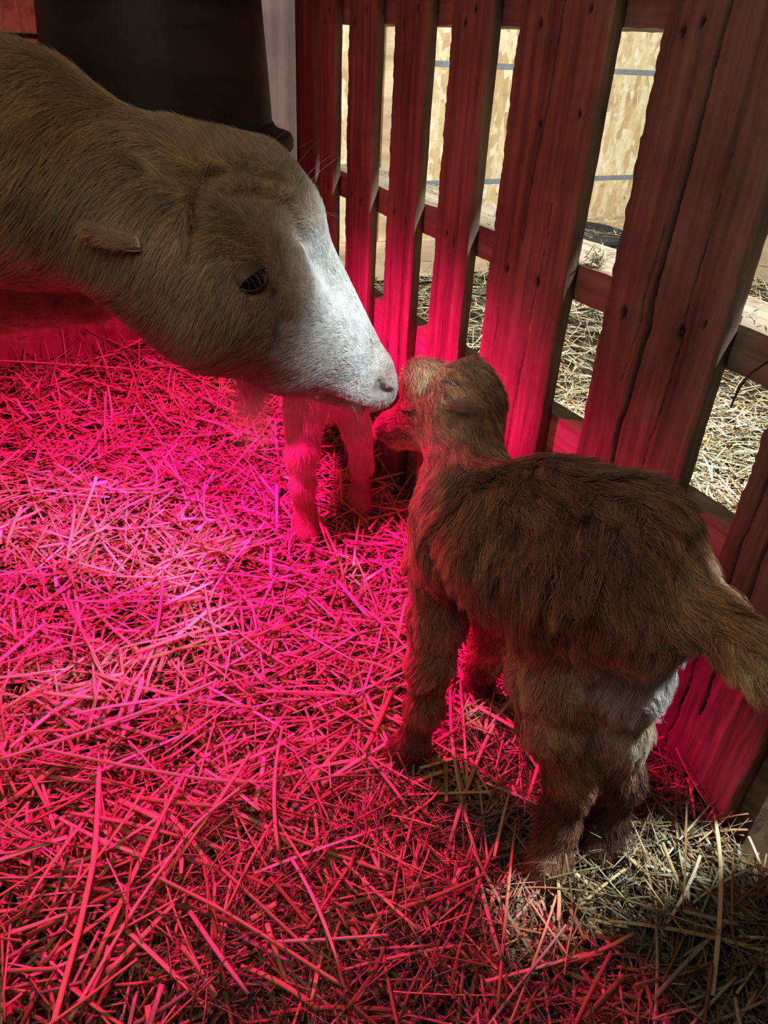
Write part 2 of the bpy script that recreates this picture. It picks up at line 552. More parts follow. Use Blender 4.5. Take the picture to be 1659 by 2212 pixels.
def rail(name, x0, x1, y0, y1, z0, z1, mat, seed, label=None):
    """board with lightly uneven faces"""
    ny, nx = 160, 8
    ys = np.linspace(y0, y1, ny)
    ring = []
    prof = [(x0, z0), (x0, z1), (x1, z1), (x1, z0)]
    segs = 6
    pr = []
    for a in range(4):
        p0, p1 = prof[a], prof[(a + 1) % 4]
        for s in range(segs):
            f = s / segs
            pr.append((p0[0] + (p1[0] - p0[0]) * f, p0[1] + (p1[1] - p0[1]) * f))
    pr = np.array(pr)
    n = len(pr)
    Y, I = np.meshgrid(ys, np.arange(n), indexing='ij')
    X = pr[I, 0]; Z = pr[I, 1]
    p = np.stack([X, Y, Z], -1)
    amp = 0.0014
    X = X + amp * vnoise(p, 22, seed) ; Z = Z + amp * vnoise(p, 18, seed + 1) + 0.0008 * vnoise(p, 90, seed + 2)
    V = np.stack([X, Y, Z], -1).reshape(-1, 3)
    K = np.arange(ny * n).reshape(ny, n)
    Kn = np.roll(K, -1, axis=1)
    F = np.stack([K[:-1], Kn[:-1], Kn[1:], K[1:]], -1).reshape(-1, 4)
    V = np.concatenate([V, [[(x0 + x1) / 2, y0, (z0 + z1) / 2], [(x0 + x1) / 2, y1, (z0 + z1) / 2]]])
    c0, c1 = len(V) - 2, len(V) - 1
    T = np.array([[c0, (k + 1) % n, k] for k in range(n)] + [[c1, K[-1, k], K[-1, (k + 1) % n]] for k in range(n)])
    me = np_mesh(name, V, [F, T], mat, smooth=False)
    o = link(name, me, fence, label=label)
    o.matrix_parent_inverse = fence.matrix_basis.inverted()
    return o


RX0 = FX + 0.0185
for (ya, yb) in ((0.245, 1.453), (-0.6, 0.20)):  # unseen break in the rails, shaped to let barn light reach the kid
    rail('rail', RX0, RX0 + 0.085, ya, yb, 0.722, 0.763, M_rail, 3)
    rail('rail', RX0, RX0 + 0.095, ya, yb, ZMb, ZMt, M_rail, 4, 'middle rail with a pale dusty top')
    rail('rail', RX0, RX0 + 0.03, ya, yb, 0.19, ZB, M_rail, 5)
    rail('bottom_board', RX0 + 0.002, RX0 + 0.026, ya, yb, -0.03, 0.186, M_rail, 6)

box_obj('corner_post', (0.575, 0.64, 1.455, 1.52, -0.03, 1.9), M_post, bevel=0.004,
        label='dark square wooden post at the far end of the pallet fence', cat='post')
box_obj('tan_stud', (1.015, 1.065, YO - 0.036, YO - 0.001, 0.2, 1.9), M_tan, bevel=0.002,
        label='clean tan upright stud against the strand board wall', cat='stud')

# ------------------------------------------------------------------ straw
TONES = np.array([[0.74, 0.58, 0.32], [0.80, 0.66, 0.40], [0.62, 0.47, 0.24], [0.52, 0.52, 0.32], [0.86, 0.78, 0.58], [0.36, 0.25, 0.13], [0.44, 0.46, 0.36]])


def straw_mesh(name, N, sampler, lmin, lmax, wmin, wmax, tilt, seed, tone_p, zlift=0.03, nseg=5, curve=0.022, ang=None, h_fn=None, flat=0.5, dark=1.0):
    r = np.random.default_rng(seed)
    x, y = sampler(r, N)
    N = len(x)
    L = lmin + (lmax - lmin) * r.random(N) ** 1.7
    W = (wmin + (wmax - wmin) * r.random(N) ** 1.5)
    a = r.random(N) * math.pi * 2 if ang is None else ang(r, x, y)
    tl = r.normal(0, tilt, N)
    d = np.stack([np.cos(a) * np.cos(tl), np.sin(a) * np.cos(tl), np.sin(tl)], -1)
    side = np.stack([-np.sin(a), np.cos(a), 0 * a], -1)
    roll = r.normal(0, 0.5, N)
    up0 = np.cross(d, side)
    s2 = side * np.cos(roll)[:, None] + up0 * np.sin(roll)[:, None]
    up = np.cross(d, s2)
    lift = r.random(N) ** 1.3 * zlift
    base = (floor_h(x, y) if h_fn is None else h_fn(x, y)) + lift + np.abs(np.sin(tl)) * L * 0.45
    c = np.stack([x, y, base], -1)
    s = np.linspace(-0.5, 0.5, nseg)
    k1 = r.normal(0, curve, N) * L; k2 = r.normal(0, curve * 0.5, N) * L
    kink = (r.random(N) < 0.15) * r.normal(0, 0.16, N) * L
    prof = np.array([[1, 0], [0.55, 0.8], [-0.55, 0.8], [-1, 0], [-0.5, -0.5], [0.5, -0.5]])
    hgt = W * (flat * 0.3 + flat * r.random(N))
    Vs = np.zeros((N, nseg, 6, 3), np.float32)
    for i, t in enumerate(s):
        cc = c + d * (t * L)[:, None] + s2 * ((4 * t * t) * k1 + np.maximum(0, t - 0.1) * kink)[:, None] + up * ((4 * t * t) * k2)[:, None]
        taper = 1 - 0.35 * max(0, t) * 2 * r.random(N)
        for j, (pu, pv) in enumerate(prof):
            Vs[:, i, j] = cc + s2 * (pu * W * 0.5 * taper)[:, None] + up * (pv * hgt * 0.5)[:, None]
    base_i = (np.arange(N) * nseg * 6)[:, None]
    q = []
    for i in range(nseg - 1):
        for j in range(6):
            q.append([i * 6 + j, i * 6 + (j + 1) % 6, (i + 1) * 6 + (j + 1) % 6, (i + 1) * 6 + j])
    q += [[0, 3, 2, 1], [0, 5, 4, 3], [(nseg - 1) * 6 + 0, (nseg - 1) * 6 + 1, (nseg - 1) * 6 + 2, (nseg - 1) * 6 + 3],
          [(nseg - 1) * 6 + 0, (nseg - 1) * 6 + 3, (nseg - 1) * 6 + 4, (nseg - 1) * 6 + 5]]
    q = np.array(q)
    F = (base_i[:, :, None] + q[None]).reshape(-1, 4)
    ti = r.choice(len(TONES), N, p=np.array(tone_p) / sum(tone_p))
    near_dark = (y < 0.18 + 0.40 * r.random(N)) & (x > -0.6) & (x < FX) & (r.random(N) < 0.7)   # older, browner litter nearest the viewer; lamp falloff also painted into the tones
    ti = np.where(near_dark, r.choice([2, 3, 5, 5, 5, 6], N), ti)
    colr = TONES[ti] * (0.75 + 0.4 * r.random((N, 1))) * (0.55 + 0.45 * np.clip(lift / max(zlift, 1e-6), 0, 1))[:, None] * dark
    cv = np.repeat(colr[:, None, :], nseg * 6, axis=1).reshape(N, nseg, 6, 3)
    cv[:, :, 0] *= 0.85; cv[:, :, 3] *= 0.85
    return np_mesh(name, Vs.reshape(-1, 3), F, M_straw, smooth=True, col=cv.reshape(-1, 3))


def join_np(name, meshes, **k):
    vs, fs, cs, off = [], [], [], 0
    for me in meshes:
        n = len(me.vertices)
        v = np.zeros(n * 3, np.float32); me.vertices.foreach_get('co', v)
        f = np.zeros(len(me.loops), np.int32); me.loops.foreach_get('vertex_index', f)
        c = np.zeros(n * 4, np.float32); me.color_attributes['col'].data.foreach_get('color', c)
        vs.append(v.reshape(-1, 3)); fs.append(f.reshape(-1, 4) + off); cs.append(c.reshape(-1, 4)[:, :3]); off += n
        bpy.data.meshes.remove(me)
    return link(name, np_mesh(name, np.concatenate(vs), np.concatenate(fs), M_straw, col=np.concatenate(cs)), **k)


def pen(y0, y1, x0=-0.62, x1=FX - 0.01):
    def f(r, N):
        y = y0 + (y1 - y0) * r.random(N)
        x = x0 + (x1 - x0) * r.random(N)
        return x, y
    return f


GOLD = [5, 5, 3, 1, 2.5, 1.6, 1]
MIXD = [3, 3, 4, 3, 1, 3.5, 3]
HAY = [2, 3, 2, 5, 3, 1, 4]
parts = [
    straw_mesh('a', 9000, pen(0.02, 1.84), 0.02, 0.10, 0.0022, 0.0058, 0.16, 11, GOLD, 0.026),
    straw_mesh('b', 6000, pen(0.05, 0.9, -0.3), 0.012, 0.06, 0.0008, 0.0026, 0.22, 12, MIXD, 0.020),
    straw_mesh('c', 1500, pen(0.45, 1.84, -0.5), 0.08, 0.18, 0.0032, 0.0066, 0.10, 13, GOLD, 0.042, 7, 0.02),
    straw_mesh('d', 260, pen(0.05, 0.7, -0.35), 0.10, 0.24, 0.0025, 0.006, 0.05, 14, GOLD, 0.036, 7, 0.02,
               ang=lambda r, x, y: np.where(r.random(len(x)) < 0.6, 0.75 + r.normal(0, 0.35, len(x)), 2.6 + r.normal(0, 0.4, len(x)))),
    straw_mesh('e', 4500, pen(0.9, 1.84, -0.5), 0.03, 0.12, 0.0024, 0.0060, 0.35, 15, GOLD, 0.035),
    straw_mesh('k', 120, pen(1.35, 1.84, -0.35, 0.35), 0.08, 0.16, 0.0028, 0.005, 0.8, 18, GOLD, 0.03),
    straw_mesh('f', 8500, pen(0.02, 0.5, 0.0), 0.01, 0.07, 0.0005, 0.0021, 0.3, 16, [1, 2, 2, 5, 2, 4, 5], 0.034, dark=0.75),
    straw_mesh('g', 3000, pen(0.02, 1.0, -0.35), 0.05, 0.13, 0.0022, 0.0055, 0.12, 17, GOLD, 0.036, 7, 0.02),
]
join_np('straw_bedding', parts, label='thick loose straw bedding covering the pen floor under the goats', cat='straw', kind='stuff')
outer_s = lambda r, N: (FX + 0.13 + 2.3 * r.random(N) ** 1.1, 0.1 + 1.95 * r.random(N))
parts = [
    straw_mesh('h', 12000, outer_s, 0.02, 0.12, 0.0012, 0.0042, 0.22, 21, HAY, 0.04, dark=1.3),
    straw_mesh('i', 3000, outer_s, 0.06, 0.18, 0.0015, 0.0045, 0.12, 22, HAY, 0.05, 7, dark=1.3),
    straw_mesh('j', 6000, lambda r, N: (FX + 0.12 + .7 * r.random(N), 0.1 + 1.1 * r.random(N)), 0.03, 0.11, 0.0016, 0.0048, 0.2, 23, HAY, 0.06, dark=1.3),
]
join_np('straw_litter', parts, label='pale straw litter on the floor beyond the pallet fence', cat='straw', kind='stuff')


# ------------------------------------------------------------------ bodies from distance fields
class Body:
    def __init__(s):
        s.pr = []

    def cone(s, a, ra, b, rb, k=0.012):
        s.pr.append(('c', np.array(a, float), float(ra), np.array(b, float), float(rb), k)); return s

    def ball(s, a, r, k=0.012):
        return s.cone(a, r, np.array(a, float) + [1e-4, 0, 0], r, k)

    def cut(s, a, ra, b, rb, k=0.004):
        s.pr.append(('s', np.array(a, float), float(ra), np.array(b, float), float(rb), k)); return s

    # pixel-space helpers: (px, py, depth, radius in px at that depth)
    @staticmethod
    def q(t):
        return P(*t[:3]), t[3] * t[2] / FPX

    def pc(s, a, b, k=0.012):
        (pa, ra), (pb, rb) = s.q(a), s.q(b)
        return s.cone(pa, ra, pb, rb, k)

    def chain(s, pts, k=0.012):
        for a, b in zip(pts[:-1], pts[1:]): s.pc(a, b, k)
        return s

    def wchain(s, pts, k=0.012):
        for a, b in zip(pts[:-1], pts[1:]): s.cone(a[:3], a[3], b[:3], b[3], k)
        return s

    def eval(s, p, pr=None):
        p = np.asarray(p, np.float32)
        d = None
        for kind, a, ra, b, rb, k in (s.pr if pr is None else pr):
            a32, ba = a.astype(np.float32), (b - a).astype(np.float32)
            pa = p - a32
            h = np.clip((pa @ ba) / float(ba @ ba), 0, 1)
            di = np.linalg.norm(pa - h[..., None] * ba, axis=-1) - (ra + (rb - ra) * h)
            if d is None:
                d = di
            elif kind == 'c':
                hh = np.clip(0.5 + 0.5 * (d - di) / k, 0, 1)
                d = d + (di - d) * hh - k * hh * (1 - hh)
            else:
                hh = np.clip(0.5 - 0.5 * (d + di) / k, 0, 1)
                d = d + (-di - d) * hh + k * hh * (1 - hh)
        return d

    def normal(s, p, e=0.0012):
        g = np.stack([s.eval(p + np.eye(3)[i] * e) - s.eval(p - np.eye(3)[i] * e) for i in range(3)], -1)
        return g / (np.linalg.norm(g, axis=-1, keepdims=True) + 1e-9)

    def hit(s, px, py, d0=0.3, d1=1.6):
        o = CAM; dr = P(px, py, 1.0) - CAM; dr /= np.linalg.norm(dr)
        t = d0
        for _ in range(200):
            v = float(s.eval((o + dr * t)[None])[0])
            if v < 2e-4: break
            t += v * 0.8
            if t > d1: break
        return o + dr * t

    def mesh(s, xs, ys, zs):
        nx, ny, nz = len(xs), len(ys), len(zs)
        D = np.full((nx, ny, nz), 1.0, np.float32)
        B = 12
        for i in range(0, nx, B):
            for j in range(0, ny, B):
                for k in range(0, nz, B):
                    X, Y, Z = xs[i:i + B + 1], ys[j:j + B + 1], zs[k:k + B + 1]
                    c = np.array([X.mean(), Y.mean(), Z.mean()])
                    hr = 0.5 * math.sqrt((X[-1] - X[0]) ** 2 + (Y[-1] - Y[0]) ** 2 + (Z[-1] - Z[0]) ** 2)
                    near = []
                    for q in s.pr:
                        a, ra, b, rb = q[1], q[2], q[3], q[4]
                        ba = b - a
                        h = min(1, max(0, float((c - a) @ ba) / float(ba @ ba)))
                        di = np.linalg.norm(c - a - h * ba) - (ra + (rb - ra) * h)
                        near.append(di)
                    if min(near) > hr + 0.03:
                        continue
                    if s.eval(c[None])[0] < -hr - 0.03:
                        D[i:i + B, j:j + B, k:k + B] = -1
                        continue
                    sel = [q for q, di in zip(s.pr, near) if di < hr + 0.035]
                    if not sel or sel[0][0] == 's': sel = s.pr
                    g = np.stack(np.meshgrid(X[:B], Y[:B], Z[:B], indexing='ij'), -1)
                    D[i:i + B, j:j + B, k:k + B] = s.eval(g, sel)
        ins = D < 0
        cnt = np.zeros((nx - 1, ny - 1, nz - 1), np.int8)
        for a in (0, 1):
            for b in (0, 1):
                for c in (0, 1):
                    cnt += ins[a:nx - 1 + a, b:ny - 1 + b, c:nz - 1 + c]
        act = (cnt > 0) & (cnt < 8)
        ci = np.argwhere(act)
        vid = np.full(act.shape, -1, np.int32)
        vid[act] = np.arange(len(ci))
        acc = np.zeros((len(ci), 3)); wn = np.zeros(len(ci))
        co = lambda I: np.stack([xs[I[:, 0]], ys[I[:, 1]], zs[I[:, 2]]], -1)
        offs = [(a, b, c) for a in (0, 1) for b in (0, 1) for c in (0, 1)]
        for o1 in offs:
            for ax in range(3):
                if o1[ax]: continue
                o2 = list(o1); o2[ax] = 1
                I1 = ci + np.array(o1); I2 = ci + np.array(o2)
                d1 = D[I1[:, 0], I1[:, 1], I1[:, 2]]; d2 = D[I2[:, 0], I2[:, 1], I2[:, 2]]
                m = (d1 < 0) != (d2 < 0)
                t = np.where(m, d1 / np.where(m, d1 - d2, 1), 0)
                t = np.clip(t, 0, 1)
                pos = co(I1) + (co(I2) - co(I1)) * t[:, None]
                acc[m] += pos[m]; wn[m] += 1
        V = acc / wn[:, None]
        quads = []
        for ax in range(3):
            sl0 = [slice(None)] * 3; sl1 = [slice(None)] * 3
            sl0[ax] = slice(0, -1); sl1[ax] = slice(1, None)
            e = ins[tuple(sl0)] != ins[tuple(sl1)]
            E = np.argwhere(e)
            u, v = [k for k in range(3) if k != ax]
            ok = (E[:, u] > 0) & (E[:, v] > 0) & (E[:, u] < act.shape[u]) & (E[:, v] < act.shape[v])
            E = E[ok]
            flip = ins[E[:, 0], E[:, 1], E[:, 2]]
            def cell(du, dv):
                Q = E.copy(); Q[:, u] -= du; Q[:, v] -= dv
                return vid[Q[:, 0], Q[:, 1], Q[:, 2]]
            q = np.stack([cell(0, 0), cell(1, 0), cell(1, 1), cell(0, 1)], -1)
            if ax == 1: flip = ~flip
            q[~flip] = q[~flip][:, ::-1]
            quads.append(q)
        Q = np.concatenate(quads)
        Q = Q[(Q >= 0).all(1)]
        return V, Q


def ax(*segs):
    """axis coordinates: (start, stop, step), ..."""
    out = []
    for a, b, st in segs:
        out.append(np.arange(a, b - 1e-9, st))
    out.append([segs[-1][1]])
    return np.concatenate(out)


def wfield(p, ctrl, power=3.0):
    """inverse-distance blend of control values; ctrl rows: point, value"""
    pts = np.array([c[0] for c in ctrl]); vals = np.array([c[1] for c in ctrl], float)
    if vals.ndim == 1: vals = vals[:, None]
    d = np.linalg.norm(p[:, None, :] - pts[None], axis=-1)
    w = 1 / (d + 0.004) ** power
    w /= w.sum(1, keepdims=True)
    return w @ vals


def sample_surface(V, Q, N, r, dens=None):
    T = np.concatenate([Q[:, [0, 1, 2]], Q[:, [0, 2, 3]]])
    a, b, c = V[T[:, 0]], V[T[:, 1]], V[T[:, 2]]
    ar = np.linalg.norm(np.cross(b - a, c - a), axis=1)
    if dens is not None:
        ar = ar * dens((a + b + c) / 3)
    cs = np.cumsum(ar); cs /= cs[-1]
    t = np.searchsorted(cs, r.random(N))
    u, v = r.random(N), r.random(N)
    m = u + v > 1
    u[m], v[m] = 1 - u[m], 1 - v[m]
    return a[t] + (b - a)[t] * u[:, None] + (c - a)[t] * v[:, None]


def grow_fur(name, body, V, Q, N, flow, length, color, parent, npts=6, lift=0.35, rad=0.00022, dens=None, seed=1,
             wave=0.0, wave_scale=40, clump=0.4, nclump=3000, droop=0.0, turb=0.35, turb_scale=30, colvar=0.18, keep=None, liftv=0.15, clump_len=-1.0):
    r = np.random.default_rng(seed)
    p = sample_surface(V, Q, N, r, dens)
    if keep is not None:
        p = p[keep(p)]
        N = len(p)
    n = body.normal(p)
    f = flow(p)
    f = f + turb * np.stack([vnoise(p, turb_scale, seed * 10 + i) for i in range(3)], -1) + r.normal(0, 0.10, p.shape)
    t = f - n * (f * n).sum(1, keepdims=True)
    t /= np.linalg.norm(t, axis=1, keepdims=True) + 1e-9
    L = length(p) * (0.75 + 0.5 * r.random(N)) * (1 + 0.3 * vnoise(p, 60, seed + 5))
    lf = lift + liftv * r.normal(0, 1, N)
    s = np.linspace(0, 1, npts)
    pos = np.zeros((N, npts, 3))
    cur = p - n * 0.0008
    pos[:, 0] = cur
    side = np.cross(n, t)
    ph = 6 * vnoise(p, wave_scale * 0.35, seed + 31)
    for i in range(1, npts):
        ang = lf * (1 - 0.75 * s[i])
        wv = wave * np.sin(ph + s[i] * 7.0)
        dvec = t * np.cos(ang)[:, None] + n * np.sin(ang)[:, None] + side * wv[:, None]
        dvec[:, 2] -= droop * s[i]
        dvec /= np.linalg.norm(dvec, axis=1, keepdims=True)
        cur = cur + dvec * (L / (npts - 1))[:, None]
        pos[:, i] = cur
    if clump > 0:
        ids = r.choice(N, min(nclump, N), replace=False)
        kd = kdtree.KDTree(len(ids))
        for j, q in enumerate(ids): kd.insert(p[q], j)
        kd.balance()
        near = np.fromiter((kd.find(q)[1] for q in p), np.int64, N)
        g = ids[near]
        for i in range(1, npts):
            w = clump * s[i] ** 1.5 * (0.6 + 0.4 * r.random(N)) * np.clip((L - clump_len) / 0.016, 0.12, 1)
            pos[:, i] = pos[:, i] * (1 - w)[:, None] + pos[g, i] * w[:, None]
        cl_t = r.normal(0, 1, len(ids))[near]
    else:
        cl_t = 0
    # keep strands outside the body
    for i in range(2, npts):
        dd = body.eval(pos[:, i])
        m = dd < 0.0006
        if m.any():
            nn = body.normal(pos[m, i])
            pos[m, i] += nn * (0.0008 - dd[m])[:, None]
    col = color(p)
    col = col * 1.0 * np.clip(1 + colvar * r.normal(0, 1, N) + 0.5 * colvar * cl_t, 0.4, 1.7)[:, None]
    cu = bpy.data.hair_curves.new(name)
    cu.add_curves([npts] * N)
    cu.position_data.foreach_set('vector', pos.astype(np.float32).ravel())
    ra = cu.attributes.new('radius', 'FLOAT', 'POINT')
    rr = rad * (0.8 + 0.5 * r.random((N, 1))) * (1 - 0.85 * s[None] ** 1.6)
    ra.data.foreach_set('value', rr.astype(np.float32).ravel())
    ca = cu.attributes.new('col', 'FLOAT_COLOR', 'CURVE')
    c4 = np.ones((N, 4), np.float32); c4[:, :3] = np.clip(col, 0, 1)
    ca.data.foreach_set('color', c4.ravel())
    cu.materials.append(M_fur)
    o = bpy.data.objects.new(name, cu)
    C.objects.link(o)
    o.parent = parent
    return o


def strands(name, roots, dirs, lens, col, parent, rad=0.00012, npts=8, grav=0.4, seed=0, jitter=0.05):
    r = np.random.default_rng(seed)
    N = len(roots)
    pos = np.zeros((N, npts, 3)); cur = np.array(roots, float); pos[:, 0] = cur
    d = np.array(dirs, float); d /= np.linalg.norm(d, axis=1, keepdims=True)
    for i in range(1, npts):
        d = d + np.array([0, 0, -grav / npts]) + r.normal(0, jitter, d.shape)
        d /= np.linalg.norm(d, axis=1, keepdims=True)
        cur = cur + d * (np.asarray(lens) / (npts - 1))[:, None]
        pos[:, i] = cur
    cu = bpy.data.hair_curves.new(name)
    cu.add_curves([npts] * N)
    cu.position_data.foreach_set('vector', pos.astype(np.float32).ravel())
    ra = cu.attributes.new('radius', 'FLOAT', 'POINT')
    ra.data.foreach_set('value', (rad * (1 - 0.8 * np.linspace(0, 1, npts))[None] * np.ones((N, 1))).astype(np.float32).ravel())
    ca = cu.attributes.new('col', 'FLOAT_COLOR', 'CURVE')
    c4 = np.ones((N, 4), np.float32); c4[:, :3] = col
    ca.data.foreach_set('color', c4.ravel())
    cu.materials.append(M_fur)
    o = bpy.data.objects.new(name, cu)
    C.objects.link(o)
    o.parent = parent
    return o


# ------------------------------------------------------------------ the doe
TAN, CREAM, WHITE, PINK = (0.42, 0.28, 0.13), (0.60, 0.45, 0.30), (0.88, 0.87, 0.84), (0.62, 0.40, 0.33)
doe = Body()
doe.pc((540, 444, .600, 113), (600, 470, .612, 82), .02)            # skull
doe.pc((395, 428, .575, 131), (540, 440, .600, 116), .03)           # poll
doe.pc((618, 505, .622, 78), (795, 803, .700, 50), .02)             # bridge of the nose
doe.pc((792, 815, .700, 57), (808, 835, .702, 50), .012)            # muzzle
doe.pc((470, 640, .580, 148), (620, 745, .630, 92), .03)            # cheek
doe.pc((620, 760, .632, 84), (765, 848, .690, 38), .02)             # jaw
doe.pc((600, 650, .600, 88), (720, 760, .655, 62), .025)            # side of the face
doe.pc((330, 560, .560, 120), (470, 640, .575, 130), .04)           # throat
doe.pc((-260, 290, .60, 270), (40, 370, .565, 205), .04)            # neck
doe.pc((40, 370, .565, 205), (330, 470, .570, 148), .05)
doe.pc((-260, 620, .80, 130), (200, 640, .655, 50), .04)            # throat side beyond
doe.pc((565, 532, .575, 34), (615, 560, .580, 26), .016)            # brow ridge
doe.pc((475, 400, .545, 30), (610, 395, .575, 24), .014)            # ridge between the horn scars
def fold(pts, r, k, sink=0.3):
    q = [doe.hit(x, y) for x, y in pts]
    prs = []
    for u, v in zip(q[:-1], q[1:]): prs.append((u, v))
    for u, v in prs: doe.cut(u, r, v, r, k)


fold([(300, 322), (345, 352), (400, 385), (470, 382), (545, 372), (610, 392)], .0042, .010)   # folds across the poll
fold([(470, 382), (440, 430), (425, 500), (412, 560)], .0034, .010)
fold([(500, 425), (570, 420), (625, 450), (655, 520)], .0024, .010)
fold([(600, 640), (615, 700), (600, 745)], .0022, .012)
eye_c = doe.hit(549, 602)
doe.cut(eye_c, .0095, eye_c + np.array([.001, 0, 0]), .0095, .005)  # eye socket
ms_ = [doe.hit(x, y) for x, y in ((704, 852), (740, 868), (790, 884), (838, 878))]
for u, v in zip(ms_[:-1], ms_[1:]): doe.cut(u, .0022, v, .0026, .004)
nose_c = doe.hit(842, 805)
n1, n2 = doe.hit(822, 826), doe.hit(845, 850)
n1b = doe.hit(820, 842)
doe.cut(n1, .0042, n1b, .0055, .0025)   # nostril
doe.cut(n1b, .0052, n2 + np.array([.001, .003, 0]), .0030, .0025)
# body, mostly out of the frame
doe.wchain([(*P(-260, 290, .60), .10), (-.22, .76, .53, .13), (-.34, .80, .47, .155), (-.62, .86, .46, .175), (-.88, .90, .47, .155)], .06)
doe.wchain([(-.27, .72, .40, .06), (-.265, .71, .24, .033), (-.27, .71, .12, .022), (-.265, .71, .04, .024), (-.25, .71, .005, .026)], .03)
doe.wchain([(-.30, .90, .40, .06), (-.30, .91, .24, .033), (-.30, .91, .12, .022), (-.30, .91, .04, .024), (-.28, .91, .005, .026)], .03)
doe.wchain([(-.90, .82, .45, .09), (-.86, .81, .30, .05), (-.97, .81, .20, .028), (-.93, .81, .06, .022), (-.91, .81, .005, .026)], .03)
doe.wchain([(-.90, 1.0, .45, .09), (-.86, 1.0, .30, .05), (-.97, 1.0, .20, .028), (-.93, 1.0, .06, .022), (-.91, 1.0, .005, .026)], .03)
dV, dQ = doe.mesh(ax((-1.12, -.15, .012), (-.15, .02, .005), (.02, .385, .0021)),
                  ax((.44, .72, .0023), (.72, 1.12, .010)), ax((-.03, .34, .008), (.34, .68, .0023), (.68, .76, .006)))

DC = [(P(-100, 300, .5), TAN), (P(100, 300, .5), TAN), (P(120, 480, .52), (0.38, 0.28, 0.17)), (P(60, 560, .52), CREAM), (P(300, 400, .5), (0.42, 0.31, 0.18)),
      (P(420, 330, .5), TAN), (P(560, 350, .52), (0.40, 0.275, 0.14)), (P(640, 420, .55), (0.42, 0.30, 0.17)), (P(330, 500, .5), CREAM),
      (P(300, 600, .52), (0.50, 0.38, 0.27)), (P(450, 480, .5), (0.40, 0.28, 0.15)), (P(520, 530, .53), (0.30, 0.205, 0.12)), (P(600, 540, .55), (0.27, 0.18, 0.11)),
      (P(660, 500, .57), (0.50, 0.38, 0.26)), (P(460, 640, .52), (0.48, 0.35, 0.235)), (P(440, 760, .53), (0.56, 0.43, 0.32)),
      (P(610, 640, .56), (0.42, 0.29, 0.21)), (P(560, 720, .57), (0.50, 0.38, 0.29)), (P(640, 600, .57), (0.50, 0.40, 0.31)), (P(690, 560, .60), WHITE), (P(700, 640, .6), WHITE), (P(690, 700, .61), (0.8, 0.77, 0.73)),
      (P(760, 700, .64), WHITE), (P(780, 790, .65), WHITE), (P(680, 790, .62), (0.74, 0.69, 0.64)), (P(600, 820, .6), (0.60, 0.52, 0.45)), (P(740, 850, .66), (0.85, 0.82, 0.8)), (P(710, 890, .66), (0.7, 0.6, 0.54)),
      (P(850, 820, .67), (0.62, 0.50, 0.44)), (P(830, 780, .67), (0.74, 0.68, 0.62)),
      (np.array([-.5, .8, .6]), TAN), (np.array([-.5, .7, .4]), TAN), (np.array([-.3, .7, .3]), CREAM), (np.array([-.3, .7, .1]), CREAM), (np.array([-.9, .9, .4]), TAN), (np.array([-.9, .9, .1]), CREAM),
      (P(600, 470, .72), TAN), (P(450, 500, .72), CREAM), (P(700, 700, .75), WHITE)]


def doe_col(p):
    c = wfield(p, DC, 3.5)
    c = c * (1 + 0.16 * vnoise(p, 55, 71)[:, None] + 0.10 * vnoise(p, 160, 72)[:, None])
    for a, rr, v in ((eye_c, 0.012, (0.20, 0.12, 0.08)), (nose_c, 0.010, (0.50, 0.36, 0.30)), (n1b, 0.0068, (0.02, 0.012, 0.01)), (n2, 0.005, (0.03, 0.015, 0.01))):
        g = np.exp(-(np.linalg.norm(p - a, axis=1) / rr) ** 2)[:, None]
        c = c * (1 - g) + np.array(v) * g
    return np.clip(c, 0.01, 0.95)


def pdir(a, b):
    v = P(*b) - P(*a)
    return v / np.linalg.norm(v)


# hair flow, read as small arrows on the animal
DF = [((0, 250, .5), (-50, 330, .5)), ((150, 300, .5), (60, 420, .5)), ((100, 480, .5), (40, 560, .5)), ((300, 360, .5), (230, 420, .5)), ((300, 480, .5), (250, 570, .5)),
      ((400, 330, .5), (360, 300, .52)), ((540, 340, .52), (500, 300, .55)), ((640, 400, .55), (600, 350, .56)), ((430, 480, .5), (390, 560, .5)), ((520, 450, .5), (470, 420, .5)),
      ((560, 540, .53), (510, 560, .53)), ((620, 560, .55), (600, 500, .56)), ((480, 600, .52), (430, 690, .52)), ((450, 720, .52), (400, 800, .54)), ((600, 680, .56), (540, 740, .56)),
      ((700, 620, .6), (650, 560, .6)), ((760, 720, .64), (700, 670, .63)), ((700, 740, .62), (630, 760, .61)), ((800, 800, .66), (740, 790, .65)), ((740, 850, .66), (680, 850, .65)),
      ((620, 820, .6), (560, 840, .6)), ((830, 780, .67), (790, 730, .67)), ((830, 870, .68), (780, 880, .67))]
DFc = [(P(*a), pdir(a, b)) for a, b in DF] + [(np.array([-.5, .8, .5]), (-.7, 0, -.7)), (np.array([-.3, .7, .2]), (0, 0, -1)), (np.array([-.9, .9, .3]), (-.2, 0, -1))]
DL = [(P(-50, 300, .5), .022), (P(150, 350, .5), .020), (P(60, 560, .5), .022), (P(300, 340, .5), .019), (P(300, 520, .5), .017), (P(430, 340, .5), .016), (P(600, 350, .53), .013),
      (P(640, 430, .56), .009), (P(440, 560, .5), .013), (P(420, 720, .53), .014), (P(560, 600, .55), .006), (P(540, 530, .53), .009), (P(640, 640, .57), .007), (P(700, 600, .6), .007),
      (P(760, 720, .64), .006), (P(800, 800, .66), .0045), (P(840, 800, .68), .0022), (P(740, 860, .66), .006), (P(640, 850, .62), .011), (np.array([-.5, .8, .5]), .03)]
doe_o = link('goat', np_mesh('goat', dV, dQ, M_skin, col=doe_col(dV) * 0.75),
             label='large cream goat with white nose reaching in from the side to nuzzle the brown kid', cat='goat', group=None)


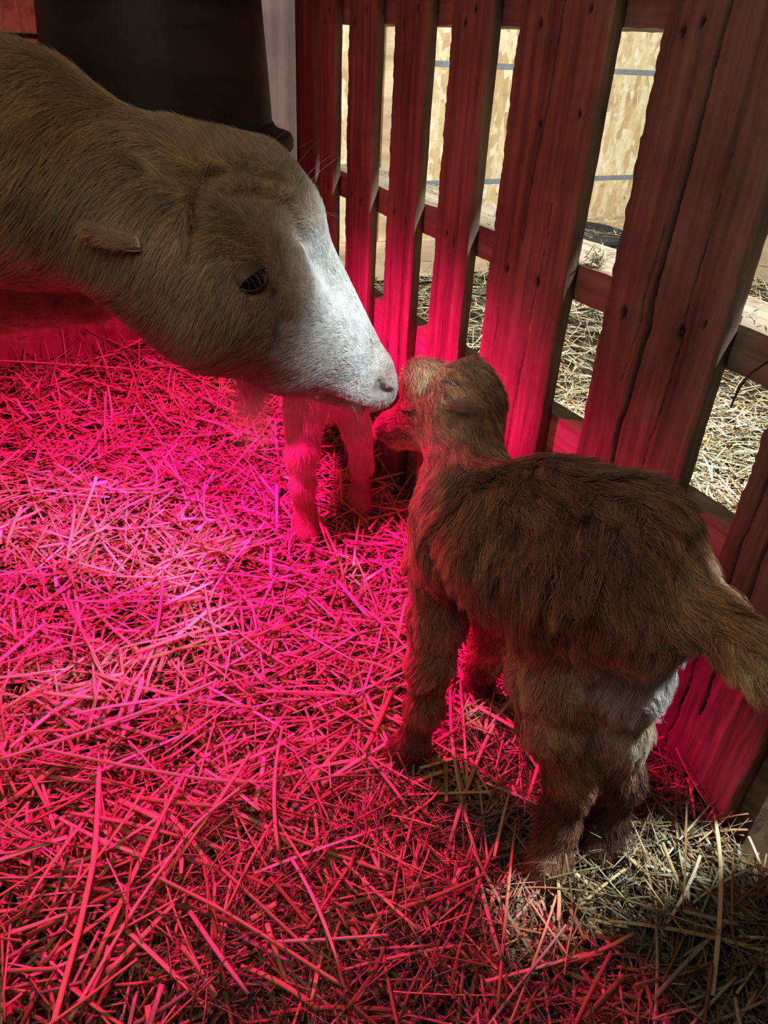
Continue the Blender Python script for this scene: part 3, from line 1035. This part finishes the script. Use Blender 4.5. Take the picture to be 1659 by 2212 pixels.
def doe_keep(p):
    e = np.linalg.norm(p - eye_c, axis=1) > 0.0098
    nn = (np.linalg.norm(p - n1b, axis=1) > 0.0082) & (np.linalg.norm(p - n2, axis=1) > 0.006)
    return e & nn


def headw(p):
    w = np.clip((p[:, 0] + 0.12) / 0.1, 0.02, 1)
    v = CAM - p; v /= np.linalg.norm(v, axis=1, keepdims=True)
    return w * (0.5 + 0.5 * (p[:, 1] < 0.70))


grow_fur('fur', doe, dV, dQ, int(150000 * FURQ), lambda p: wfield(p, DFc, 3.0), lambda p: wfield(p, DL, 3.0)[:, 0], doe_col, doe_o, npts=5, lift=0.30,
         rad=0.00017, dens=headw, seed=3, turb=0.30, turb_scale=26, clump=0.30, nclump=9000, keep=doe_keep, colvar=0.16, liftv=0.12)


def frame_from(n, up=(0, 0, 1)):
    n = n / np.linalg.norm(n)
    x = np.cross(up, n); x /= np.linalg.norm(x)
    return x, np.cross(n, x), n


def eye_parts(c, n, r, parent, axis_dir, squash=0.62):
    """eyeball with amber iris and slot pupil, two skin lids and lashes"""
    z = n / np.linalg.norm(n)
    x = axis_dir - z * (axis_dir @ z); x /= np.linalg.norm(x)
    y = np.cross(z, x)
    B = np.stack([x, y, z], 1)
    th, ph = np.meshgrid(np.linspace(0, math.pi, 20), np.linspace(0, 2 * math.pi, 33)[:-1], indexing='ij')
    L = np.stack([np.sin(th) * np.cos(ph), np.sin(th) * np.sin(ph), np.cos(th)], -1) * r
    cc = c - z * r * 0.62
    V = (L.reshape(-1, 3) @ B.T) + cc
    I = np.arange(20 * 32).reshape(20, 32)
    F = np.stack([I[:-1], np.roll(I, -1, 1)[:-1], np.roll(I, -1, 1)[1:], I[1:]], -1).reshape(-1, 4)
    e = link('eye', np_mesh('eye', V, F, M_eye), parent, label='dark glossy eye')
    # lids: bands following the ball with an almond opening
    for name, sg, op in (('upper_eyelid', 1, 0.44), ('lower_eyelid', -1, 0.52)):
        U, W = np.meshgrid(np.linspace(-1.25, 1.25, 25), np.linspace(0, 1, 9), indexing='ij')
        open_y = op * np.sqrt(np.clip(1 - (U / 1.22) ** 2, 0, 1))
        yy = open_y + (1.02 - open_y) * W
        rad2 = np.clip(1.10 ** 2 - (U * 0.80) ** 2 - (yy * 0.80) ** 2, 0.02, None)
        zz = np.sqrt(rad2) * 1.0 + 0.05 * np.cos(W * math.pi)
        zz = zz - 0.30 * W
        Lc = np.stack([U, yy * sg, zz], -1) * r
        n0 = 25 * 9
        Vo = Lc.reshape(-1, 3) @ B.T + cc
        Vi = (Lc * np.array([1, 1, 0.86])).reshape(-1, 3) @ B.T + cc
        J = np.arange(n0).reshape(25, 9)
        Fo = np.stack([J[:-1, :-1], J[1:, :-1], J[1:, 1:], J[:-1, 1:]], -1).reshape(-1, 4)
        Fe = np.stack([J[:-1, 0], J[1:, 0], J[1:, 0] + n0, J[:-1, 0] + n0], -1)
        if sg < 0: Fo = Fo[:, ::-1]
        link(name, np_mesh(name, np.concatenate([Vo, Vi]), np.concatenate([Fo, Fo[:, ::-1] + n0, Fe]), M_lid), parent)
    lr = []; ld = []
    for u in (-0.8, -0.62, -0.3, -0.18, 0.1, 0.42, 0.7):
        oy = 0.44 * math.sqrt(1 - (u / 1.22) ** 2)
        zz = math.sqrt(max(0.05, 1.25 - (u * .8) ** 2 - (oy * .8) ** 2))
        lr.append(B @ (np.array([u, oy, zz + .04]) * r) + cc)
        ld.append(B @ np.array([0.25 * u, -0.25, 1.0]))
    strands('eyelashes', np.array(lr), np.array(ld), r * np.array([.9, 1.2, 1.35, 1.0, 1.3, 1.1, .8]), (0.6, 0.52, 0.45), parent, 0.00007, 6, 1.4, 5, 0.16)
    return e


en = doe.normal(eye_c[None])[0]
vc = CAM - eye_c; vc /= np.linalg.norm(vc)
eye_parts(eye_c, en * 0.4 + vc * 0.6, 0.0112, doe_o, P(580, 585, .55) - P(520, 612, .55))


def ear_nub(base, tip, up, w, parent, colf, fl=.008, seed=0, N=2500, name='ear'):
    """small folded ear: a cupped flap from base to tip"""
    a = tip - base; L = np.linalg.norm(a); a /= L
    u = up - a * (up @ a); u /= np.linalg.norm(u)
    s = np.cross(a, u)
    S, T = np.meshgrid(np.linspace(0, 1, 14), np.linspace(-1, 1, 13), indexing='ij')
    wid = w * (1 - 0.65 * S ** 1.5) * (0.85 + 0.15 * np.sin(S * 3))
    ang = T * 1.25
    cup = wid[..., None] * (np.sin(ang)[..., None] * s + (1 - np.cos(ang))[..., None] * u * -1.0)
    Pt = base + a * (S * L)[..., None] + cup + u * (0.18 * L * S ** 2)[..., None]
    th = 0.0018
    V = np.concatenate([Pt.reshape(-1, 3), (Pt - u * th).reshape(-1, 3)])
    n0 = 14 * 13
    J = np.arange(n0).reshape(14, 13)
    F = np.stack([J[:-1, :-1], J[1:, :-1], J[1:, 1:], J[:-1, 1:]], -1).reshape(-1, 4)
    rim = np.concatenate([J[:, 0], J[-1, 1:], J[::-1, -1][1:], J[0, ::-1][1:-1]])
    R = np.stack([rim, np.roll(rim, -1), np.roll(rim, -1) + n0, rim + n0], -1)
    col = colf(V)
    col[n0:] = np.array([0.5, 0.25, 0.2])
    o = link(name, np_mesh(name, V, np.concatenate([F, F[:, ::-1] + n0, R]), M_skin, col=col), parent)
    r = np.random.default_rng(seed)
    i, j = r.integers(0, 13, N), r.integers(0, 12, N)
    fu, fv = r.random((N, 1)), r.random((N, 1))
    p = Pt[i, j] * (1 - fu) * (1 - fv) + Pt[i + 1, j] * fu * (1 - fv) + Pt[i, j + 1] * (1 - fu) * fv + Pt[i + 1, j + 1] * fu * fv
    d = a + 0.35 * u + 0.3 * r.normal(0, 1, (N, 3))
    strands('ear_fur', p, d, fl * (0.6 + 0.6 * r.random(N)), colf(p) * (0.85 + 0.3 * r.random((N, 1))), o, 0.00014, 5, 0.5, seed, 0.06)
    return o


eb = doe.hit(285, 500)
eb = eb - doe.normal(eb[None])[0] * .004
et = eb + (P(200, 508, .5) - P(292, 500, .5)) * .92 + (CAM - eb) / np.linalg.norm(CAM - eb) * .012
up = (CAM - eb); up /= np.linalg.norm(up)
ear_nub(eb, et, P(285, 430, .5) - P(292, 500, .5) + 0.3 * (CAM - eb) * .05, 0.0165, doe_o, doe_col, .012, 5, 3500)
_r = np.random.default_rng(4)
# goatee and chin hair
NB = 600
rt = np.array([P(x, 800 + 10 * _r.random(), .612 + .035 * _r.random()) for x in 505 + 90 * _r.random(NB)])
tip = np.array([P(505 + 55 * _r.random(), 1000 - 90 * _r.random(), .67) for _ in range(NB)])
strands('beard', rt, (tip - rt) + _r.normal(0, .006, rt.shape), np.linalg.norm(tip - rt, axis=1) * (0.6 + .5 * _r.random(NB)), (0.88, 0.8, 0.7), doe_o, 0.00011, 8, 0.2, 2, 0.12)
# whiskers and stray top hairs
rt = np.array([doe.hit(x, 335 + (x - 560) * 0.55) for x in (560, 600, 630, 655, 668)] + [doe.hit(x, y) for x, y in ((720, 870), (760, 875), (690, 880), (655, 470), (660, 455))])
dd = np.array([P(x + 45, y - 60, .56) - P(x, y, .56) for x, y in ((560, 330),) * 5] + [pdir((720, 870, .66), (700, 930, .66)), pdir((760, 870, .66), (790, 930, .66)), pdir((720, 870, .66), (700, 930, .66)), pdir((650, 470, .6), (700, 450, .6)), pdir((650, 470, .6), (700, 470, .6))])
strands('whiskers', rt, dd, [.03, .035, .04, .04, .045, .02, .02, .02, .03, .03], (0.8, 0.7, 0.6), doe_o, 0.00009, 9, 0.5, 3, 0.05)


# ------------------------------------------------------------------ the brown kid
KB, KL, KD, KW = (0.24, 0.145, 0.085), (0.42, 0.30, 0.19), (0.13, 0.08, 0.05), (0.72, 0.68, 0.6)
kid = Body()
kid.pc((1020, 1145, .715, 128), (1175, 1180, .655, 162), .04)        # chest to middle
kid.pc((1175, 1180, .655, 162), (1315, 1200, .600, 158), .04)        # to rump
kid.pc((1315, 1220, .600, 150), (1385, 1300, .588, 112), .04)
kid.pc((1010, 1040, .730, 84), (992, 905, .750, 78), .04)            # neck
kid.pc((985, 868, .755, 94), (940, 850, .765, 62), .02)              # skull
kid.pc((935, 880, .768, 56), (842, 920, .795, 24), .02)              # face
kid.pc((930, 925, .765, 48), (858, 945, .790, 22), .02)              # jaw
kid.pc((842, 916, .795, 20), (826, 926, .798, 17), .01)              # nose
kid.ball(P(905, 815, .758), .014, .02)
kid.cut(P(812, 946, .785), .0012, P(850, 941, .778), .0012, .003)    # mouth line
kid.cut(P(864, 888, .742), .0020, P(898, 884, .732), .0020, .006)    # closed eye
FLf, FRf, HLf, HRf = (.291, .473), (.431, .526), (.363, .299), (.432, .295)
la = lambda px, py, D, r: (*P(px, py, D), r)
kid.wchain([la(955, 1210, .755, .034), la(945, 1340, .775, .0245), la(930, 1430, .790, .0205), la(915, 1530, .810, .0170), la(893, 1600, .828, .0135), (FLf[0] + .008, FLf[1] + .004, .022, .0165), (FLf[0], FLf[1], .0, .016)], .018)
kid.wchain([la(1060, 1260, .80, .030), la(1058, 1370, .86, .021), la(1048, 1430, .895, .0165), la(1035, 1480, .925, .0135), (FRf[0], FRf[1], .015, .0155), (FRf[0] - .004, FRf[1], .0, .015)], .018)
kid.wchain([la(1235, 1300, .640, .052), la(1200, 1450, .668, .036), la(1195, 1560, .688, .026), la(1232, 1680, .706, .0185), la(1205, 1770, .722, .0155), (HLf[0] + .004, HLf[1], .020, .0185), (HLf[0] - .004, HLf[1] + .002, .0, .018)], .022)
kid.wchain([la(1370, 1310, .605, .044), la(1350, 1450, .655, .032), la(1335, 1570, .695, .023), la(1345, 1680, .728, .0165), la(1315, 1760, .748, .0145), (HRf[0], HRf[1], .018, .0165), (HRf[0] - .003, HRf[1], .0, .016)], .022)
kid.wchain([la(1455, 1250, .575, .022), la(1530, 1320, .545, .014), la(1590, 1385, .520, .013), la(1640, 1455, .500, .009)], .02)
kV, kQ = kid.mesh(ax((.24, .56, .0026)), ax((.17, .74, .0026)), ax((-.02, .47, .0026)))

KC = [(P(905, 800, .72), (0.50, 0.38, 0.24)), (P(940, 860, .7), (0.50, 0.38, 0.25)), (P(1000, 800, .7), (0.32, 0.20, 0.11)), (P(1070, 880, .7), (0.22, 0.13, 0.07)), (P(1000, 900, .7), (0.34, 0.22, 0.14)),
      (P(850, 930, .75), (0.40, 0.28, 0.2)), (P(900, 950, .72), (0.42, 0.3, 0.22)), (P(950, 1000, .68), (0.40, 0.28, 0.2)), (P(1060, 1010, .66), (0.20, 0.12, 0.07)), (P(1000, 1100, .64), (0.26, 0.16, 0.1)),
      (P(920, 1200, .66), (0.36, 0.25, 0.18)), (P(1150, 1020, .58), (0.22, 0.13, 0.08)), (P(1200, 1150, .55), KB), (P(1150, 1300, .58), (0.24, 0.15, 0.09)), (P(1300, 1080, .52), (0.24, 0.145, 0.08)),
      (P(1330, 1220, .5), (0.20, 0.12, 0.07)), (P(1440, 1180, .5), (0.30, 0.19, 0.10)), (P(1350, 1350, .53), (0.32, 0.21, 0.125)), (P(1180, 1450, .62), (0.50, 0.37, 0.25)), (P(1250, 1550, .64), (0.48, 0.35, 0.22)),
      (P(940, 1400, .74), (0.36, 0.25, 0.18)), (P(915, 1530, .78), (0.28, 0.18, 0.12)), (P(880, 1620, .82), (0.14, 0.09, 0.06)), (P(1240, 1680, .68), (0.32, 0.22, 0.13)), (P(1220, 1750, .7), KD), (P(1160, 1850, .72), (0.2, 0.13, 0.08)),
      (P(1050, 1400, .85), KL), (P(1030, 1480, .9), KD), (P(1380, 1440, .62), (0.80, 0.76, 0.68)), (P(1420, 1400, .59), (0.80, 0.76, 0.68)), (P(1400, 1430, .60), (0.80, 0.76, 0.68)), (P(1385, 1480, .63), (0.78, 0.72, 0.62)), (P(1400, 1400, .62), (0.80, 0.76, 0.68)), (P(1350, 1580, .68), (0.62, 0.54, 0.42)), (P(1345, 1700, .72), KD), (P(1300, 1800, .75), (0.1, 0.07, 0.05)),
      (P(1530, 1300, .52), (0.34, 0.23, 0.12)), (P(1590, 1370, .49), (0.50, 0.38, 0.22)), (P(1640, 1440, .48), (0.56, 0.43, 0.26)), (P(1500, 1400, .55), (0.45, 0.34, 0.22))]


def kid_col(p):
    c = wfield(p, KC, 3.5)
    c = c * (1 + 0.22 * vnoise(p, 45, 81)[:, None] + 0.12 * vnoise(p, 140, 82)[:, None])
    for q, rr, v in ((P(880, 887, .738), .006, (0.10, 0.05, 0.035)), (P(818, 946, .78), .004, (0.2, 0.1, 0.08))):
        g = np.exp(-(np.linalg.norm(p - q, axis=1) / rr) ** 2)[:, None]
        c = c * (1 - g) + np.array(v) * g
    return np.clip(c * np.array([1.68, 1.46, 1.48]), .01, .95)


KF = [((850, 920, .76), (890, 900, .75)), ((905, 800, .72), (880, 850, .72)), ((930, 790, .72), (985, 805, .71)), ((990, 790, .71), (1050, 825, .69)), ((1040, 810, .71), (1080, 870, .70)), ((1050, 880, .7), (1070, 950, .69)), ((940, 870, .7), (980, 920, .7)),
      ((900, 950, .72), (930, 1010, .71)), ((1000, 950, .68), (1010, 1030, .68)), ((950, 1060, .65), (930, 1150, .66)), ((1060, 1000, .64), (1110, 1060, .62)), ((1050, 1120, .6), (1040, 1220, .6)), ((920, 1200, .68), (905, 1300, .69)),
      ((1150, 1010, .58), (1230, 1070, .56)), ((1170, 1150, .56), (1210, 1270, .56)), ((1130, 1280, .58), (1120, 1390, .6)), ((1280, 1040, .53), (1350, 1110, .52)), ((1290, 1180, .5), (1340, 1300, .52)), ((1240, 1330, .56), (1230, 1450, .6)),
      ((1410, 1120, .5), (1455, 1200, .5)), ((1420, 1250, .5), (1450, 1340, .53)), ((1350, 1370, .53), (1330, 1480, .57)), ((1190, 1480, .62), (1200, 1600, .66)), ((1260, 1600, .65), (1290, 1700, .68)), ((1200, 1760, .7), (1170, 1850, .73)),
      ((940, 1400, .74), (925, 1500, .77)), ((900, 1570, .8), (880, 1650, .84)), ((1050, 1400, .85), (1040, 1470, .9)), ((1400, 1430, .6), (1370, 1540, .66)), ((1345, 1620, .7), (1340, 1740, .74)),
      ((1480, 1260, .53), (1540, 1310, .51)), ((1560, 1340, .5), (1620, 1400, .48)), ((1620, 1420, .48), (1660, 1490, .47))]
KFc = [(P(*a), pdir(a, b)) for a, b in KF]
KLn = [(P(850, 920, .76), .005), (P(890, 880, .74), .006), (P(905, 800, .72), .012), (P(1000, 800, .7), .017), (P(1060, 900, .7), .022), (P(960, 920, .7), .014), (P(930, 990, .71), .018), (P(1050, 1000, .65), .030),
       (P(1000, 1150, .6), .038), (P(920, 1200, .67), .030), (P(1200, 1050, .55), .042), (P(1180, 1250, .56), .046), (P(1320, 1120, .5), .046), (P(1350, 1300, .52), .046), (P(1440, 1200, .5), .026), (P(1200, 1400, .6), .034),
       (P(1190, 1530, .64), .020), (P(1240, 1680, .68), .015), (P(1160, 1850, .73), .012), (P(940, 1400, .74), .018), (P(900, 1570, .8), .012), (P(870, 1640, .83), .008), (P(1050, 1400, .86), .014), (P(1030, 1500, .92), .009),
       (P(1400, 1430, .6), .026), (P(1350, 1600, .7), .018), (P(1340, 1720, .74), .012), (P(1530, 1300, .52), .024), (P(1590, 1370, .49), .028), (P(1640, 1440, .48), .026)]
kid_o = link('kid_goat', np_mesh('kid_goat', kV, kQ, M_skin, col=kid_col(kV) * 0.6),
             label='small shaggy brown kid goat standing on straw with closed eyes and raised fluffy tail', cat='goat')
grow_fur('fur', kid, kV, kQ, int(130000 * FURQ), lambda p: wfield(p, KFc, 3.0), lambda p: wfield(p, KLn, 3.0)[:, 0], kid_col, kid_o, npts=8, lift=0.38, rad=0.00025, clump_len=0.010,
         seed=9, turb=0.50, turb_scale=24, clump=0.85, nclump=2600, wave=0.34, wave_scale=30, colvar=0.40, droop=0.06,
         keep=lambda p: p[:, 2] > 0.004, dens=lambda p: 1.0 + 0.8 * (p[:, 2] > 0.33) * (p[:, 1] > .5))
ke = [kid.hit(x, y) for x, y in ((866, 884), (876, 890), (888, 891), (900, 886))]
kn = kid.normal(np.array(ke))
V, F = tube_arr([q + n_ * .0022 for q, n_ in zip(ke, kn)], [.0006, .0012, .0012, .0006], 8)
link('closed_eyelid', np_mesh('closed_eyelid', V, F, M_eye), kid_o, label='dark closed eye line')
strands('eyelashes', np.repeat(np.array(ke), 6, 0) + np.repeat(kn, 6, 0) * .002, np.repeat(kn, 6, 0) + np.array([[-.3, 0, -.9]]), np.full(24, .007), (.12, .08, .06), kid_o, .00018, 6, .3, 8, .12)
kb = kid.hit(975, 868)
ear_nub(kb, kb + 0.35 * (P(1008, 872, .70) - P(975, 868, .70)) + np.array([.0, -.012, .0]) * 1.0, P(985, 800, .70) - P(985, 870, .70), 0.009, kid_o, lambda p: np.tile(np.array([[.46, .33, .24]]), (len(p), 1)), .012, 6, 2600)


def hoof(x, y, parent, r=.014, s=1.0):
    for sg in (-1, 1):
        V, F = tube_arr([(x + sg * .006, y, -.002), (x + sg * .006, y + .0, .010), (x + sg * .005, y - .0, .020)], [r * .62, r * .55, r * .45], 10)
        link('hoof', np_mesh('hoof', V, F, M_hoof), parent)


for x, y in (FLf, FRf, HLf, HRf): hoof(x - .004, y + .002, kid_o)

# ------------------------------------------------------------------ the kid behind the doe's head
k2 = Body()
k2.wchain([(.41, 1.00, .245, .058), (.455, 1.09, .25, .060), (.49, 1.17, .245, .054)], .03)
k2.wchain([(.40, .99, .275, .035), (.375, .975, .300, .029)], .03)
k2.wchain([(.37, .975, .300, .029), (.325, .965, .287, .017), (.31, .962, .284, .014)], .02)
k2.wchain([(.375, .975, .23, .034), (.361, .950, .16, .0225), (.359, .945, .10, .0175), (.361, .942, .045, .015), (.361, .938, .02, .019), (.360, .934, .0, .018)], .015)
k2.wchain([(.445, .99, .23, .034), (.468, .975, .16, .0215), (.476, .975, .10, .0165), (.473, .974, .045, .014), (.472, .970, .02, .018), (.471, .966, .0, .017)], .015)
k2.wchain([(.465, 1.18, .24, .036), (.455, 1.175, .13, .020), (.462, 1.20, .08, .015), (.458, 1.185, .0, .017)], .015)
k2.wchain([(.525, 1.15, .24, .034), (.535, 1.14, .13, .019), (.545, 1.165, .08, .014), (.54, 1.15, .0, .016)], .015)
k2.wchain([(.50, 1.21, .27, .014), (.505, 1.245, .295, .010)], .01)
k2V, k2Q = k2.mesh(ax((.24, .58, .004)), ax((.88, 1.30, .004)), ax((-.03, .36, .004)))


def k2_col(p):
    t = np.clip((p[:, 2] - .07) / .06, 0, 1)[:, None]
    c = np.array([[.44, .32, .25]]) * (1 - t) + np.array([[.78, .70, .62]]) * t
    return c * (1 + .15 * vnoise(p, 60, 91)[:, None])


k2_o = link('kid_goat', np_mesh('kid_goat', k2V, k2Q, M_skin, col=k2_col(k2V) * .75),
            label='pale kid goat behind the big goat, only its two front legs showing', cat='goat')
grow_fur('fur', k2, k2V, k2Q, int(26000 * FURQ), lambda p: np.tile(np.array([[0, 0.1, -1.0]]), (len(p), 1)), lambda p: .008 + .008 * np.clip((p[:, 2] - .04) / .1, 0, 1), k2_col, k2_o,
         npts=5, lift=.4, rad=.00026, seed=19, clump=.4, nclump=2500, keep=lambda p: p[:, 2] > .003)
for x, y in ((.361, .936), (.471, .968), (.458, 1.18), (.54, 1.145)): hoof(x, y, k2_o)

# ------------------------------------------------------------------ hanging barrel
BX, BY = .207, .986
barrel = empty('heat_lamp', 'big black bell-shaped plastic heat lamp housing hanging above and behind the goat head', 'lamp', loc=(BX, BY, .576))
barrel.scale = (.68, .68, .68)


def bpart(name, prof, mat, n=72, **k):
    V, F = lathe_arr(prof, n, 0, 0)
    return link(name, np_mesh(name, V, F, mat), barrel, **k)


zb = .0
bpart('shell', [(.178, .030), (.187, .030), (.1855, .06), (.182, .12), (.176, .20), (.172, .26), (.165, .34), (.150, .42), (.12, .455), (.05, .47), (.0005, .472), (.0005, .464), (.05, .462), (.115, .448), (.142, .415), (.158, .34), (.166, .26), (.17, .2), (.176, .12), (.1785, .06), (.178, .030)], M_barrel)
bpart('rim', [(.178, .022), (.19, .018), (.212, .010), (.219, .012), (.222, .018), (.222, .030), (.218, .037), (.205, .040), (.193, .046), (.186, .056), (.178, .056), (.178, .022)], M_barrel, label='flared rim')
pts = [(0, 0, .47), (0, 0, 1.965)]
V, F = tube_arr(pts, .006, 8)
link('hanging_cord', np_mesh('hanging_cord', V, F, M_black), barrel)
V, F = lathe_arr([(.0005, .10), (.018, .105), (.034, .125), (.040, .15), (.034, .175), (.020, .20), (.018, .25), (.0005, .25)], 24)
mbu = Mat('bulb_glass'); mbu.b.inputs['Base Color'].default_value = (.6, .01, .02, 1)
mbu.b.inputs['Emission Color'].default_value = (*RED, 1); mbu.b.inputs['Emission Strength'].default_value = 3
link('heat_bulb', np_mesh('heat_bulb', V + np.array([0, 0, .06]), F, mbu.m), barrel, label='glowing red heat bulb')
box_obj('ceiling', (-2.0, 3.2, BY - .03, BY + .03, 1.9, 1.97), M_post, kind='structure')

# ------------------------------------------------------------------ small things
box_obj('feed_box', (1.45, 2.5, 1.72, 2.02, 0.02, 0.235), M_tan, bevel=.004, label='low pale wooden feed box beyond the fence under scattered straw', cat='box')
tray = empty('rubber_tray', 'flat black rubber tray lying on the low box beyond the fence', 'tray', loc=(1.55, 1.80, .236))
V, F = lathe_arr([(.0005, .004), (.15, .004), (.155, .018), (.162, .018), (.158, .0), (.0005, .0)], 40)
link('pan', np_mesh('pan', V, F, M_black), tray)
fb = lambda r, N: (1.46 + 1.0 * r.random(N), 1.73 + .28 * r.random(N))
link('straw_on_box', straw_mesh('sb', 500, fb, .02, .1, .001, .0035, .1, 31, HAY, .015, h_fn=lambda x, y: 0 * x + .238), label='loose pale straw strewn over the feed box', cat='straw', kind='stuff')
rl = lambda r, N: (RX0 + .012 + .075 * r.random(N), .25 + 1.15 * r.random(N))
link('hay_crumbs', straw_mesh('hc', 260, rl, .004, .03, .0005, .0018, .12, 32, HAY, .004, h_fn=lambda x, y: 0 * x + ZMt + .001), label='crumbs of hay on the pale top of the middle fence rail', cat='hay', kind='stuff')
tf = lambda r, N: (RX0 + .006 + .012 * r.random(N), .672 - .02 * r.random(N))
link('hay_tuft', straw_mesh('ht', 60, tf, .01, .035, .0005, .0018, .7, 33, HAY, .014, h_fn=lambda x, y: 0 * x + ZMt), label='small tuft of hay caught on the middle rail beside a slat', cat='hay', kind='stuff')
V, F = tube_arr([P(1578, 880, .60), P(1598, 835, .61), P(1622, 806, .625), P(1668, 775, .64)], [.0008, .0014, .0012, .0008], 6)
link('dry_stem', np_mesh('dry_stem', V, F, M_post), label='thin dark dry stem sticking out from the fence rail', cat='stem')
# white chip and long single stalks lying on the bedding


def stalk(pts, w, tone, label, name='straw_stalk'):
    pts = [np.array(p, float) for p in pts]
    n = 26
    t = np.linspace(0, len(pts) - 1, n)
    arr = np.array([[np.interp(q, range(len(pts)), [p[k] for p in pts]) for k in range(3)] for q in t])
    for _ in range(3): arr[1:-1] = (arr[:-2] + 2 * arr[1:-1] + arr[2:]) / 4
    rad = np.full(n, w / 2); rad[[n // 3, 2 * n // 3]] *= 1.22; rad[-1] *= .5
    V, F = tube_arr(arr, rad, 10)
    col = np.tile(np.array([tone]), (len(V), 1)) * (1 + .12 * vnoise(V * np.array([1, 1, 1]), 90, 5)[:, None])
    link(name, np_mesh(name, V, F, M_straw, col=np.clip(col, 0, 1)), label=label, cat='straw')


def G(px, py, z=.02):
    r = P(px, py, 1.0) - CAM
    t = (z - CAMH) / r[2]
    return CAM + r * t


stalk([G(110, 2230, .03), G(170, 2010, .034), G(205, 1850, .036), G(215, 1650, .03)], .0052, (.74, .58, .36), 'longest and widest tan straw stalk, lying at the near corner of the bedding')
stalk([G(150, 2205, .036), G(290, 1960, .038), G(420, 1780, .036), G(560, 1670, .03)], .0034, (.86, .72, .5), 'long pale straw stalk slanting from the near corner toward the kid')
stalk([G(330, 1890, .034), G(470, 1960, .038), G(600, 2040, .036), G(740, 2130, .03)], .0036, (.66, .5, .3), 'long tan straw stalk slanting down toward the dark hay')
stalk([G(100, 1620, .03), G(300, 1660, .036), G(450, 1685, .036), G(560, 1690, .03)], .0042, (.8, .62, .4), 'thick straw stalk lying nearly level in front of the kid')
stalk([G(0, 1640, .03), G(160, 1590, .036), G(330, 1530, .036), G(470, 1470, .034)], .0042, (.84, .72, .52), 'thick pale split straw stalk lying across the lit straw')
stalk([G(575, 2035, .03), G(700, 2030, .034), G(840, 2020, .032)], .0030, (.86, .8, .62), 'short pale straw stalk crossing the tan one near the dark hay')
stalk([G(-10, 778, .05), G(120, 785, .05), G(280, 796, .045)], .0035, (.8, .65, .42), 'level straw stalk below the neck of the big goat')
cw = G(215, 1043, .03)
box_obj('wood_chip', (cw[0] - .016, cw[0] + .014, cw[1] - .004, cw[1] + .004, cw[2] - .002, cw[2] + .001), plain_mat('pale_chip', (.85, .82, .76)), label='tiny pale wood chip lying on the red lit straw', cat='wood chip')
